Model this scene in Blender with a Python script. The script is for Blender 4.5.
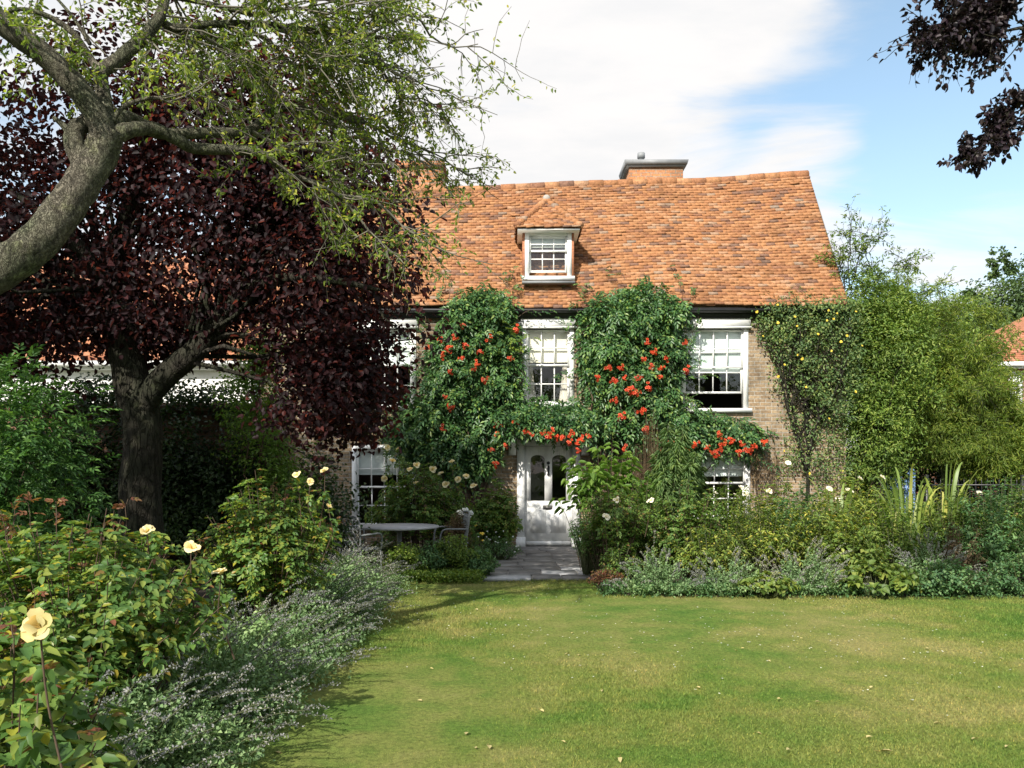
import bpy, math, random
import numpy as np
from mathutils import Vector

R = math.radians
scene = bpy.context.scene
for o in list(bpy.data.objects):
    bpy.data.objects.remove(o, do_unlink=True)
COL = scene.collection

# ------------------------------------------------------------------ camera, sky, sun, exposure
F = 815.0            # focal length in photo pixels
CAMZ = 1.64
HOR = 466.0          # row of the horizon in the photo
cam_d = bpy.data.cameras.new("camera")
cam = bpy.data.objects.new("camera", cam_d)
COL.objects.link(cam)
cam.location = (0, 0, CAMZ)
cam.rotation_euler = (R(90), 0, 0)
cam_d.sensor_width = 36.0
cam_d.lens = F / 1024 * 36.0
cam_d.shift_y = (HOR - 384) / 1024
cam_d.clip_start = 0.05
cam_d.clip_end = 2000
scene.camera = cam

SUN_AZ, SUN_EL = 25.0, 37.0      # light travels towards +Y, turned SUN_AZ to +X
sd = Vector((math.sin(R(SUN_AZ)) * math.cos(R(SUN_EL)), math.cos(R(SUN_AZ)) * math.cos(R(SUN_EL)), -math.sin(R(SUN_EL))))
sun_d = bpy.data.lights.new("sun", 'SUN')
sun_d.energy = 4.3
sun_d.angle = R(0.5)
sun_d.color = (1.0, 0.94, 0.84)
sun = bpy.data.objects.new("sun", sun_d)
sun.rotation_euler = sd.to_track_quat('-Z', 'Y').to_euler()
sun.location = (-10, -10, 20)
COL.objects.link(sun)

world = bpy.data.worlds.new("World")
scene.world = world
world.use_nodes = True
wt = world.node_tree
wt.nodes.clear()
def wn(t, **k):
    n = wt.nodes.new(t)
    for a, b in k.items():
        setattr(n, a, b)
    return n
wo = wn('ShaderNodeOutputWorld')
bg = wn('ShaderNodeBackground')
sky = wn('ShaderNodeTexSky')
sky.sky_type = 'NISHITA'
sky.sun_disc = False
sky.sun_elevation = R(SUN_EL)
sky.sun_rotation = R(180 + SUN_AZ)
sky.air_density = 1.0
sky.dust_density = 1.2
tc = wn('ShaderNodeTexCoord')
sep = wn('ShaderNodeSeparateXYZ')
wt.links.new(tc.outputs['Generated'], sep.inputs[0])
# clouds: a layer overhead, stretched towards the horizon
dv = wn('ShaderNodeMath', operation='MAXIMUM'); dv.inputs[1].default_value = 0.06
wt.links.new(sep.outputs['Z'], dv.inputs[0])
ad = wn('ShaderNodeMath', operation='ADD'); ad.inputs[1].default_value = 0.12
wt.links.new(dv.outputs[0], ad.inputs[0])
vd = wn('ShaderNodeVectorMath', operation='DIVIDE')
cmb = wn('ShaderNodeCombineXYZ')
for i in range(3):
    wt.links.new(ad.outputs[0], cmb.inputs[i])
wt.links.new(tc.outputs['Generated'], vd.inputs[0])
wt.links.new(cmb.outputs[0], vd.inputs[1])
no = wn('ShaderNodeTexNoise')
no.inputs['Scale'].default_value = 1.9
no.inputs['Detail'].default_value = 7
no.inputs['Roughness'].default_value = 0.6
no.inputs['Distortion'].default_value = 0.5
mp = wn('ShaderNodeMapping')
mp.inputs['Location'].default_value = (3.1, 0.4, 0.0)
mp.inputs['Rotation'].default_value = (0, 0, 0.5)
mp.inputs['Scale'].default_value = (0.8, 1.5, 1.0)
wt.links.new(vd.outputs[0], mp.inputs[0])
wt.links.new(mp.outputs[0], no.inputs['Vector'])
def lobe(d, c0, c1, amp):
    d = Vector(d).normalized()
    dt = wn('ShaderNodeVectorMath', operation='DOT_PRODUCT')
    dt.inputs[1].default_value = d
    nm = wn('ShaderNodeVectorMath', operation='NORMALIZE')
    wt.links.new(tc.outputs['Generated'], nm.inputs[0])
    wt.links.new(nm.outputs[0], dt.inputs[0])
    mr = wn('ShaderNodeMapRange', interpolation_type='SMOOTHSTEP')
    mr.inputs['From Min'].default_value = math.cos(R(c0))
    mr.inputs['From Max'].default_value = math.cos(R(c1))
    mr.inputs['To Min'].default_value = 0
    mr.inputs['To Max'].default_value = amp
    wt.links.new(dt.outputs['Value'], mr.inputs['Value'])
    return mr.outputs[0]
def addn(a, b):
    n = wn('ShaderNodeMath', operation='ADD')
    wt.links.new(a, n.inputs[0]); wt.links.new(b, n.inputs[1])
    return n.outputs[0]
def pxdir(px, py):
    return ((px - 512) / F, 1, (HOR - py) / F)
amp = wn('ShaderNodeMath', operation='MULTIPLY_ADD'); amp.inputs[1].default_value = 1.7; amp.inputs[2].default_value = -0.32
wt.links.new(no.outputs['Fac'], amp.inputs[0])
f = addn(amp.outputs[0], lobe(pxdir(520, 60), 26, 5, 0.40))
f = addn(f, lobe(pxdir(865, 100), 9.5, 3, -0.42))
f = addn(f, lobe(pxdir(985, 130), 7, 2, -0.30))
f = addn(f, lobe(pxdir(1060, 60), 14, 4, -0.22))
f = addn(f, lobe(pxdir(930, 265), 8, 2, -0.12))
f = addn(f, lobe(pxdir(815, 195), 6, 1, 0.42))
f = addn(f, lobe(pxdir(950, 205), 6, 1, 0.34))
f = addn(f, lobe(pxdir(715, 140), 4, .5, -0.16))
cr = wn('ShaderNodeMapRange', interpolation_type='SMOOTHSTEP')
cr.inputs['From Min'].default_value = 0.18
cr.inputs['From Max'].default_value = 0.82
cr.inputs['To Min'].default_value = 0.05
cr.inputs['To Max'].default_value = 1.0
wt.links.new(f, cr.inputs['Value'])
mx = wn('ShaderNodeMix', data_type='RGBA')
wt.links.new(cr.outputs[0], mx.inputs[0])
hs = wn('ShaderNodeHueSaturation')
hs.inputs['Saturation'].default_value = 0.92
hs.inputs['Hue'].default_value = 0.485
hs.inputs['Value'].default_value = 1.6
wt.links.new(sky.outputs[0], hs.inputs['Color'])
wt.links.new(hs.outputs[0], mx.inputs[6])
mx.inputs[7].default_value = (6.65, 6.5, 6.42, 1)
wt.links.new(mx.outputs[2], bg.inputs['Color'])
n2_ = wn('ShaderNodeTexNoise'); n2_.inputs['Scale'].default_value = 2.6; n2_.inputs['Detail'].default_value = 6; n2_.inputs['Roughness'].default_value = .6
wt.links.new(mp.outputs[0], n2_.inputs['Vector'])
cl_ = wn('ShaderNodeMapRange', interpolation_type='SMOOTHSTEP'); cl_.inputs['From Min'].default_value = .40; cl_.inputs['From Max'].default_value = .66
wt.links.new(n2_.outputs['Fac'], cl_.inputs['Value'])
cm0 = wn('ShaderNodeMix', data_type='RGBA'); cm0.inputs[6].default_value = (6.8, 6.66, 6.58, 1); cm0.inputs[7].default_value = (6.2, 6.2, 6.25, 1)
wt.links.new(cl_.outputs[0], cm0.inputs[0]); wt.links.new(cm0.outputs[2], mx.inputs[7])
bg.inputs['Strength'].default_value = 0.085
wt.links.new(bg.outputs[0], wo.inputs['Surface'])

scene.view_settings.view_transform = 'Standard'
scene.view_settings.look = 'None'
scene.view_settings.exposure = 0.82
scene.view_settings.gamma = 1.0
scene.view_settings.use_curve_mapping = False
scene.render.engine = 'CYCLES'
scene.cycles.max_bounces = 6
scene.cycles.transparent_max_bounces = 12
scene.cycles.use_denoising = True

# ------------------------------------------------------------------ helpers
def at(px, py, Y):
    return ((px - 512) * Y / F, Y, CAMZ + (HOR - py) * Y / F)

def tag(o, label=None, cat=None, group=None, kind=None):
    if label: o['label'] = label
    if cat: o['category'] = cat
    if group: o['group'] = group
    if kind: o['kind'] = kind
    return o

def empty(name, loc, label, cat, group=None):
    o = bpy.data.objects.new(name, None)
    COL.objects.link(o)
    o.location = loc
    o.empty_display_size = 0.2
    return tag(o, label, cat, group)

def child_of(o, parent):
    o.parent = parent
    if parent is not None:
        p = parent
        off = Vector((0, 0, 0))
        while p is not None:
            off += p.location
            p = p.parent
        o.location = Vector(o.location) - off     # parents are never turned or scaled before this
    return o

def norm(a):
    return a / np.maximum(np.linalg.norm(a, axis=-1, keepdims=True), 1e-9)

class G:
    """collects geometry in world coordinates and links it as ONE mesh object"""
    def __init__(self):
        self.v = []; self.f = []; self.n = 0
    def add(self, v, *faces):
        v = np.asarray(v, dtype=np.float64).reshape(-1, 3)
        for f in faces:
            f = np.asarray(f, dtype=np.int64)
            self.f.append(f + self.n)
        self.v.append(v); self.n += len(v)
    def box(self, x0, x1, y0, y1, z0, z1, rot=0.0, about=None):
        v = np.array([(x, y, z) for z in (z0, z1) for y in (y0, y1) for x in (x0, x1)], dtype=float)
        if rot:
            c = np.array(about if about is not None else ((x0 + x1) / 2, (y0 + y1) / 2, 0))
            d = v - c; ca, sa = math.cos(rot), math.sin(rot)
            v = np.stack([c[0] + d[:, 0] * ca - d[:, 1] * sa, c[1] + d[:, 0] * sa + d[:, 1] * ca, v[:, 2]], 1)
        self.add(v, [(0, 2, 3, 1), (4, 5, 7, 6), (0, 1, 5, 4), (2, 6, 7, 3), (0, 4, 6, 2), (1, 3, 7, 5)])
    def poly(self, pts):
        n = len(pts)
        self.add(pts, [tuple(range(n))])
    def prism(self, pts2, axis, a0, a1):
        """outline pts2 swept along axis ('x','y','z') from a0 to a1"""
        n = len(pts2)
        def mk(a):
            if axis == 'x': return [(a, p, q) for p, q in pts2]
            if axis == 'y': return [(p, a, q) for p, q in pts2]
            return [(p, q, a) for p, q in pts2]
        self.add(mk(a0) + mk(a1), [(i, (i + 1) % n, n + (i + 1) % n, n + i) for i in range(n)],
                 [tuple(range(n - 1, -1, -1))], [tuple(range(n, 2 * n))])
    def tube(self, pts, rad, ns=6, rough=0.0, rng=None, cap=True):
        p = np.asarray(pts, float); k = len(p)
        r = np.broadcast_to(np.asarray(rad, float), (k,)) if np.ndim(rad) < 2 else rad
        t = np.gradient(p, axis=0); t = norm(t)
        up = np.array([0.0, 0, 1]) if abs(t[0, 2]) < 0.9 else np.array([1.0, 0, 0])
        u = norm(np.cross(t[0], up)); us = []
        for i in range(k):
            u = norm(u - t[i] * np.dot(u, t[i])); us.append(u)
        us = np.array(us); w = np.cross(t, us)
        a = np.arange(ns) * 2 * math.pi / ns
        rr = r[:, None] * np.ones((k, ns))
        if rough and rng is not None:
            rr = rr * (1 + rough * rng.standard_normal((k, ns)))
        v = p[:, None] + (us[:, None] * np.cos(a)[None, :, None] + w[:, None] * np.sin(a)[None, :, None]) * rr[..., None]
        i = np.arange(k - 1)[:, None] * ns; j = np.arange(ns)[None]
        j2 = (j + 1) % ns
        q = np.stack([i + j, i + j2, i + ns + j2, i + ns + j], -1).reshape(-1, 4)
        fs = [q]
        if cap and ns > 2:
            fs += [[tuple(range(ns - 1, -1, -1))], [tuple((k - 1) * ns + x for x in range(ns))]]
        self.add(v, *fs)
    def strips(self, P, W):
        """P (n,k,3) centre lines, W (n,k,3) half-width vectors"""
        n, k, _ = P.shape
        v = np.stack([P - W, P + W], 2).reshape(-1, 3)
        b = (np.arange(n) * k * 2)[:, None]; i = (np.arange(k - 1) * 2)[None]
        a = b + i
        self.add(v, np.stack([a, a + 1, a + 3, a + 2], -1).reshape(-1, 4))
    def leaves(self, P, D, N, L, W, fold=0.25, droop=0.15, simple=False):
        """leaf blades: base P, long axis D, upper side N, length L, width W"""
        n = len(P)
        if n == 0: return
        L = np.broadcast_to(np.asarray(L, float), (n,))[:, None]
        W = np.broadcast_to(np.asarray(W, float), (n,))[:, None]
        D = norm(D); S = norm(np.cross(D, N)); U = np.cross(S, D)
        tip = P + D * L - U * L * droop
        m = np.arange(n)
        if simple:
            l1 = P + D * L * .5 - S * W * .5 + U * W * fold
            r1 = P + D * L * .5 + S * W * .5 + U * W * fold
            v = np.stack([P, l1, tip, r1], 1).reshape(-1, 3)
            b = m * 4
            self.add(v, np.concatenate([np.stack([b, b + 2, b + 1], 1), np.stack([b, b + 3, b + 2], 1)]))
        else:
            l1 = P + D * L * .28 - S * W * .45 + U * W * fold
            r1 = P + D * L * .28 + S * W * .45 + U * W * fold
            l2 = P + D * L * .66 - S * W * .38 + U * (W * fold * .8 - L * droop * .4)
            r2 = P + D * L * .66 + S * W * .38 + U * (W * fold * .8 - L * droop * .4)
            v = np.stack([P, l1, l2, tip, r2, r1], 1).reshape(-1, 3)
            b = m * 6
            self.add(v, np.concatenate([np.stack([b, b + 3, b + 2, b + 1], 1), np.stack([b, b + 5, b + 4, b + 3], 1)]))
    def build(self, name, mat, parent=None, smooth=False, loc=None):
        me = bpy.data.meshes.new(name)
        v = np.concatenate(self.v)
        org = np.zeros(3)
        if loc is not None: org = np.array(loc, float)
        elif parent is not None:
            p = parent
            while p is not None:
                org = org + np.array(p.location); p = p.parent
        v = v - org
        me.vertices.add(len(v)); me.vertices.foreach_set('co', v.astype(np.float32).ravel())
        fl = [f.reshape(len(f), -1) for f in self.f]
        tot = np.concatenate([np.full(len(f), f.shape[1]) for f in fl])
        idx = np.concatenate([f.ravel() for f in fl])
        me.loops.add(len(idx)); me.loops.foreach_set('vertex_index', idx.astype(np.int32))
        me.polygons.add(len(tot))
        me.polygons.foreach_set('loop_start', np.concatenate([[0], np.cumsum(tot)[:-1]]).astype(np.int32))
        if smooth: me.polygons.foreach_set('use_smooth', np.ones(len(tot), dtype=bool))
        me.update(calc_edges=True)
        me.materials.append(mat)
        o = bpy.data.objects.new(name, me)
        COL.objects.link(o)
        if loc is not None: o.location = loc
        if parent is not None: o.parent = parent
        return o

# ------------------------------------------------------------------ materials
def newmat(name):
    m = bpy.data.materials.new(name); m.use_nodes = True
    nt = m.node_tree
    b = nt.nodes['Principled BSDF']
    return m, nt, b
def nd(nt, t, **k):
    n = nt.nodes.new(t)
    for a, b in k.items(): setattr(n, a, b)
    return n
def ramp(nt, stops):
    r = nd(nt, 'ShaderNodeValToRGB')
    e = r.color_ramp.elements
    e[0].position, e[0].color = stops[0][0], (*stops[0][1], 1)
    e[1].position, e[1].color = stops[-1][0], (*stops[-1][1], 1)
    for p, c in stops[1:-1]:
        x = e.new(p); x.color = (*c, 1)
    return r
def noise(nt, scale, detail=4, rough=.55, vec=None, dist=0):
    n = nd(nt, 'ShaderNodeTexNoise')
    n.inputs['Scale'].default_value = scale; n.inputs['Detail'].default_value = detail
    n.inputs['Roughness'].default_value = rough; n.inputs['Distortion'].default_value = dist
    if vec is None:
        t = nd(nt, 'ShaderNodeNewGeometry'); vec = t.outputs['Position']
    nt.links.new(vec, n.inputs['Vector'])
    return n
def mul(nt, a, b, fac=1.0, mode='MULTIPLY'):
    m = nd(nt, 'ShaderNodeMix', data_type='RGBA', blend_type=mode)
    m.inputs[0].default_value = fac
    nt.links.new(a, m.inputs[6]); nt.links.new(b, m.inputs[7])
    return m.outputs[2]
def bump(nt, b, h, strength=.4, dist=.02):
    n = nd(nt, 'ShaderNodeBump'); n.inputs['Strength'].default_value = strength; n.inputs['Distance'].default_value = dist
    nt.links.new(h, n.inputs['Height']); nt.links.new(n.outputs[0], b.inputs['Normal'])

def leaf_mat(name, stops, trans=.3, rough=.5, clump=1.2, tcol=1.6, spec=.35):
    m, nt, b = newmat(name)
    g = nd(nt, 'ShaderNodeNewGeometry')
    r = ramp(nt, stops)
    nt.links.new(g.outputs['Random Per Island'], r.inputs[0])
    n = noise(nt, clump, 3)
    v = ramp(nt, [(.3, (.62, .66, .66)), (.5, (1, 1, 1)), (.72, (1.35, 1.28, 1.1))])
    nt.links.new(n.outputs['Fac'], v.inputs[0])
    c = mul(nt, r.outputs[0], v.outputs[0])
    nt.links.new(c, b.inputs['Base Color'])
    b.inputs['Roughness'].default_value = rough
    b.inputs['Specular IOR Level'].default_value = spec
    if trans > 0:
        t = nd(nt, 'ShaderNodeBsdfTranslucent')
        tm = nd(nt, 'ShaderNodeMix', data_type='RGBA', blend_type='MULTIPLY'); tm.inputs[0].default_value = 1
        tm.inputs[7].default_value = (tcol, tcol, tcol * .55, 1)
        nt.links.new(c, tm.inputs[6]); nt.links.new(tm.outputs[2], t.inputs['Color'])
        ms = nd(nt, 'ShaderNodeMixShader'); ms.inputs[0].default_value = trans
        nt.links.new(b.outputs[0], ms.inputs[1]); nt.links.new(t.outputs[0], ms.inputs[2])
        nt.links.new(ms.outputs[0], nt.nodes['Material Output'].inputs['Surface'])
    return m

def plain(name, c, rough=.5, var=.12, scale=8, metal=0, spec=.5, bmp=0.0):
    m, nt, b = newmat(name)
    n = noise(nt, scale, 5)
    r = ramp(nt, [(.3, tuple(max(0, x * (1 - var)) for x in c)), (.7, tuple(x * (1 + var) for x in c))])
    nt.links.new(n.outputs['Fac'], r.inputs[0]); nt.links.new(r.outputs[0], b.inputs['Base Color'])
    b.inputs['Roughness'].default_value = rough; b.inputs['Metallic'].default_value = metal
    b.inputs['Specular IOR Level'].default_value = spec
    if bmp: bump(nt, b, n.outputs['Fac'], bmp, .01)
    return m

def brick_mat(name, c1, c2, mortar, dirt=.5):
    m, nt, b = newmat(name)
    g = nd(nt, 'ShaderNodeNewGeometry')
    s = nd(nt, 'ShaderNodeSeparateXYZ'); nt.links.new(g.outputs['Position'], s.inputs[0])
    a = nd(nt, 'ShaderNodeMath', operation='ADD'); nt.links.new(s.outputs[0], a.inputs[0]); nt.links.new(s.outputs[1], a.inputs[1])
    w = noise(nt, 3.0, 2, vec=g.outputs['Position'])
    wz = nd(nt, 'ShaderNodeMath', operation='MULTIPLY_ADD'); wz.inputs[1].default_value = .03
    nt.links.new(w.outputs['Fac'], wz.inputs[0]); nt.links.new(s.outputs[2], wz.inputs[2])
    c = nd(nt, 'ShaderNodeCombineXYZ'); nt.links.new(a.outputs[0], c.inputs[0]); nt.links.new(wz.outputs[0], c.inputs[1])
    k = nd(nt, 'ShaderNodeTexBrick')
    k.inputs['Color1'].default_value = (*c1, 1); k.inputs['Color2'].default_value = (*c2, 1)
    k.inputs['Mortar'].default_value = (*mortar, 1)
    k.inputs['Scale'].default_value = 1.0; k.inputs['Mortar Size'].default_value = .009
    k.inputs['Mortar Smooth'].default_value = .3; k.inputs['Bias'].default_value = 0
    k.inputs['Brick Width'].default_value = .225; k.inputs['Row Height'].default_value = .075
    nt.links.new(c.outputs[0], k.inputs['Vector'])
    n1 = noise(nt, 2.2, 6, .65); n2 = noise(nt, 24, 4)
    v = ramp(nt, [(.3, (1 - dirt, 1 - dirt, 1 - dirt)), (.55, (1, 1, 1)), (.75, (1.3, 1.22, 1.1))])
    nt.links.new(n1.outputs['Fac'], v.inputs[0])
    v2 = ramp(nt, [(.3, (.7, .7, .7)), (.7, (1.25, 1.25, 1.25))]); nt.links.new(n2.outputs['Fac'], v2.inputs[0])
    cc = mul(nt, mul(nt, k.outputs['Color'], v.outputs[0]), v2.outputs[0])
    nt.links.new(cc, b.inputs['Base Color']); b.inputs['Roughness'].default_value = .9
    b.inputs['Specular IOR Level'].default_value = .2
    h = nd(nt, 'ShaderNodeMath', operation='SUBTRACT'); h.inputs[0].default_value = 1
    nt.links.new(k.outputs['Fac'], h.inputs[1])
    h2 = nd(nt, 'ShaderNodeMath', operation='MULTIPLY_ADD'); h2.inputs[1].default_value = .5
    nt.links.new(n2.outputs['Fac'], h2.inputs[0]); nt.links.new(h.outputs[0], h2.inputs[2])
    bump(nt, b, h2.outputs[0], .7, .012)
    return m

def tile_mat(name, stops):
    m, nt, b = newmat(name)
    g = nd(nt, 'ShaderNodeNewGeometry')
    r = ramp(nt, stops); r.color_ramp.interpolation = 'CONSTANT' if False else 'LINEAR'
    nt.links.new(g.outputs['Random Per Island'], r.inputs[0])
    n1 = noise(nt, 1.1, 6, .65); n2 = noise(nt, 22, 5, .65)
    v = ramp(nt, [(.28, (.62, .62, .62)), (.45, (1, 1, 1)), (.7, (1.12, 1.10, 1.06))]); nt.links.new(n1.outputs['Fac'], v.inputs[0])
    v2 = ramp(nt, [(.3, (.55, .55, .57)), (.55, (1.05, 1.05, 1.05)), (.75, (1.3, 1.28, 1.2))]); nt.links.new(n2.outputs['Fac'], v2.inputs[0])
    mo = noise(nt, 6.5, 7, .8); mr_ = ramp(nt, [(.60, (1, 1, 1)), (.70, (.62, .68, .52))]); nt.links.new(mo.outputs['Fac'], mr_.inputs[0])
    lc = noise(nt, 55, 3, .6); lr = ramp(nt, [(.66, (1, 1, 1)), (.74, (1.35, 1.5, 1.6))]); nt.links.new(lc.outputs['Fac'], lr.inputs[0])
    nt.links.new(mul(nt, mul(nt, mul(nt, mul(nt, r.outputs[0], v.outputs[0]), v2.outputs[0]), mr_.outputs[0]), lr.outputs[0]), b.inputs['Base Color'])
    b.inputs['Roughness'].default_value = .85; b.inputs['Specular IOR Level'].default_value = .2
    bump(nt, b, n2.outputs['Fac'], .5, .01)
    return m

def bark_mat(name, c1, c2, sc=9, stretch=.25):
    m, nt, b = newmat(name)
    g = nd(nt, 'ShaderNodeNewGeometry')
    mp = nd(nt, 'ShaderNodeMapping'); mp.inputs['Scale'].default_value = (1, 1, stretch)
    nt.links.new(g.outputs['Position'], mp.inputs[0])
    n = noise(nt, sc, 8, .7, vec=mp.outputs[0], dist=.6)
    n2 = noise(nt, 3, 3)
    r = ramp(nt, [(.32, c1), (.68, c2)]); nt.links.new(n.outputs['Fac'], r.inputs[0])
    v = ramp(nt, [(.35, (.8, .95, .7)), (.65, (1.1, 1.05, 1.0))]); nt.links.new(n2.outputs['Fac'], v.inputs[0])
    nt.links.new(mul(nt, r.outputs[0], v.outputs[0]), b.inputs['Base Color'])
    wv = nd(nt, 'ShaderNodeTexVoronoi', feature='DISTANCE_TO_EDGE'); wv.inputs['Scale'].default_value = sc * 1.7; wv.inputs['Randomness'].default_value = 1
    ds = noise(nt, sc * .8, 4, .6, vec=mp.outputs[0]); dv_ = nd(nt, 'ShaderNodeVectorMath', operation='MULTIPLY_ADD'); dv_.inputs[1].default_value = (.16, .16, .16)
    nt.links.new(ds.outputs['Color'], dv_.inputs[0]); nt.links.new(mp.outputs[0], dv_.inputs[2]); nt.links.new(dv_.outputs[0], wv.inputs['Vector'])
    ck = ramp(nt, [(0, (.62, .60, .57)), (.10, (1, 1, 1))]); nt.links.new(wv.outputs['Distance'], ck.inputs[0])
    pr_ = b.inputs['Base Color'].links[0].from_socket
    li = noise(nt, 5.5, 6, .75); lr = ramp(nt, [(.56, (1, 1, 1)), (.68, (1.6, 1.75, 1.35))]); nt.links.new(li.outputs['Fac'], lr.inputs[0])
    nt.links.new(mul(nt, mul(nt, pr_, ck.outputs[0]), lr.outputs[0]), b.inputs['Base Color'])
    b.inputs['Roughness'].default_value = .9; b.inputs['Specular IOR Level'].default_value = .15
    hh_ = nd(nt, 'ShaderNodeMath', operation='ADD'); nt.links.new(n.outputs['Fac'], hh_.inputs[0])
    cm_ = nd(nt, 'ShaderNodeMath', operation='MINIMUM'); cm_.inputs[1].default_value = .15; nt.links.new(wv.outputs['Distance'], cm_.inputs[0])
    cm2 = nd(nt, 'ShaderNodeMath', operation='MULTIPLY'); cm2.inputs[1].default_value = 4; nt.links.new(cm_.outputs[0], cm2.inputs[0]); nt.links.new(cm2.outputs[0], hh_.inputs[1])
    bump(nt, b, hh_.outputs[0], 1.0, .035)
    return m

def glass_mat():
    m, nt, b = newmat('window glass')
    nt.nodes.remove(b)
    t = nd(nt, 'ShaderNodeBsdfTransparent'); t.inputs[0].default_value = (.92, .95, .94, 1)
    gl = nd(nt, 'ShaderNodeBsdfGlossy'); gl.inputs['Roughness'].default_value = .02
    n = noise(nt, 3.5, 2); bp = nd(nt, 'ShaderNodeBump'); bp.inputs['Strength'].default_value = .05; bp.inputs['Distance'].default_value = .02
    nt.links.new(n.outputs['Fac'], bp.inputs['Height']); nt.links.new(bp.outputs[0], gl.inputs['Normal'])
    lw = nd(nt, 'ShaderNodeLayerWeight'); lw.inputs['Blend'].default_value = .5
    fr = nd(nt, 'ShaderNodeMath', operation='POWER'); fr.inputs[1].default_value = 5
    nt.links.new(lw.outputs['Facing'], fr.inputs[0])
    mm = nd(nt, 'ShaderNodeMath', operation='MULTIPLY_ADD'); mm.inputs[1].default_value = .92; mm.inputs[2].default_value = .07
    nt.links.new(fr.outputs[0], mm.inputs[0])
    ms = nd(nt, 'ShaderNodeMixShader'); nt.links.new(mm.outputs[0], ms.inputs[0])
    nt.links.new(t.outputs[0], ms.inputs[1]); nt.links.new(gl.outputs[0], ms.inputs[2])
    nt.links.new(ms.outputs[0], nt.nodes['Material Output'].inputs['Surface'])
    return m

def lawn_colour(nt, blades=False):
    n1 = noise(nt, .42, 4, .6); n2 = noise(nt, 2.3, 5, .6); n3 = noise(nt, 30, 4, .7)
    a = nd(nt, 'ShaderNodeMath', operation='MULTIPLY_ADD'); a.inputs[1].default_value = .55
    nt.links.new(n2.outputs['Fac'], a.inputs[0]); nt.links.new(n1.outputs['Fac'], a.inputs[2])
    off = nd(nt, 'ShaderNodeMath', operation='SUBTRACT'); off.inputs[1].default_value = .022; nt.links.new(a.outputs[0], off.inputs[0]); a = off
    r = ramp(nt, [(.50, (.066, .148, .028)), (.63, (.122, .198, .042)), (.77, (.195, .228, .064)), (.94, (.29, .27, .11))])
    nt.links.new(a.outputs[0], r.inputs[0])
    v = ramp(nt, [(.3, (.6, .62, .6)), (.5, (1, 1, 1)), (.7, (1.35, 1.3, 1.25))])
    nt.links.new(n3.outputs['Fac'], v.inputs[0])
    c = mul(nt, r.outputs[0], v.outputs[0])
    return c, n3
def lawn_mat():
    m, nt, b = newmat('lawn turf')
    c, n3 = lawn_colour(nt)
    n4 = noise(nt, 140, 3, .7)
    v = ramp(nt, [(.3, (.55, .55, .5)), (.7, (1.3, 1.3, 1.2))]); nt.links.new(n4.outputs['Fac'], v.inputs[0])
    nt.links.new(mul(nt, c, v.outputs[0]), b.inputs['Base Color'])
    b.inputs['Roughness'].default_value = .9; b.inputs['Specular IOR Level'].default_value = .1
    bump(nt, b, n4.outputs['Fac'], .8, .02)
    return m
def blade_mat():
    m, nt, b = newmat('grass blades')
    c, n3 = lawn_colour(nt, True)
    g = nd(nt, 'ShaderNodeNewGeometry')
    r = ramp(nt, [(0, (.7, .85, .6)), (.6, (1.15, 1.15, 1.0)), (.9, (1.3, 1.25, 1.1)), (1, (2.2, 1.7, 1.3))])
    nt.links.new(g.outputs['Random Per Island'], r.inputs[0])
    c = mul(nt, c, r.outputs[0])
    nt.links.new(c, b.inputs['Base Color']); b.inputs['Roughness'].default_value = .6; b.inputs['Specular IOR Level'].default_value = .2
    t = nd(nt, 'ShaderNodeBsdfTranslucent'); nt.links.new(c, t.inputs[0])
    ms = nd(nt, 'ShaderNodeMixShader'); ms.inputs[0].default_value = .3
    nt.links.new(b.outputs[0], ms.inputs[1]); nt.links.new(t.outputs[0], ms.inputs[2])
    nt.links.new(ms.outputs[0], nt.nodes['Material Output'].inputs['Surface'])
    return m

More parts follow.
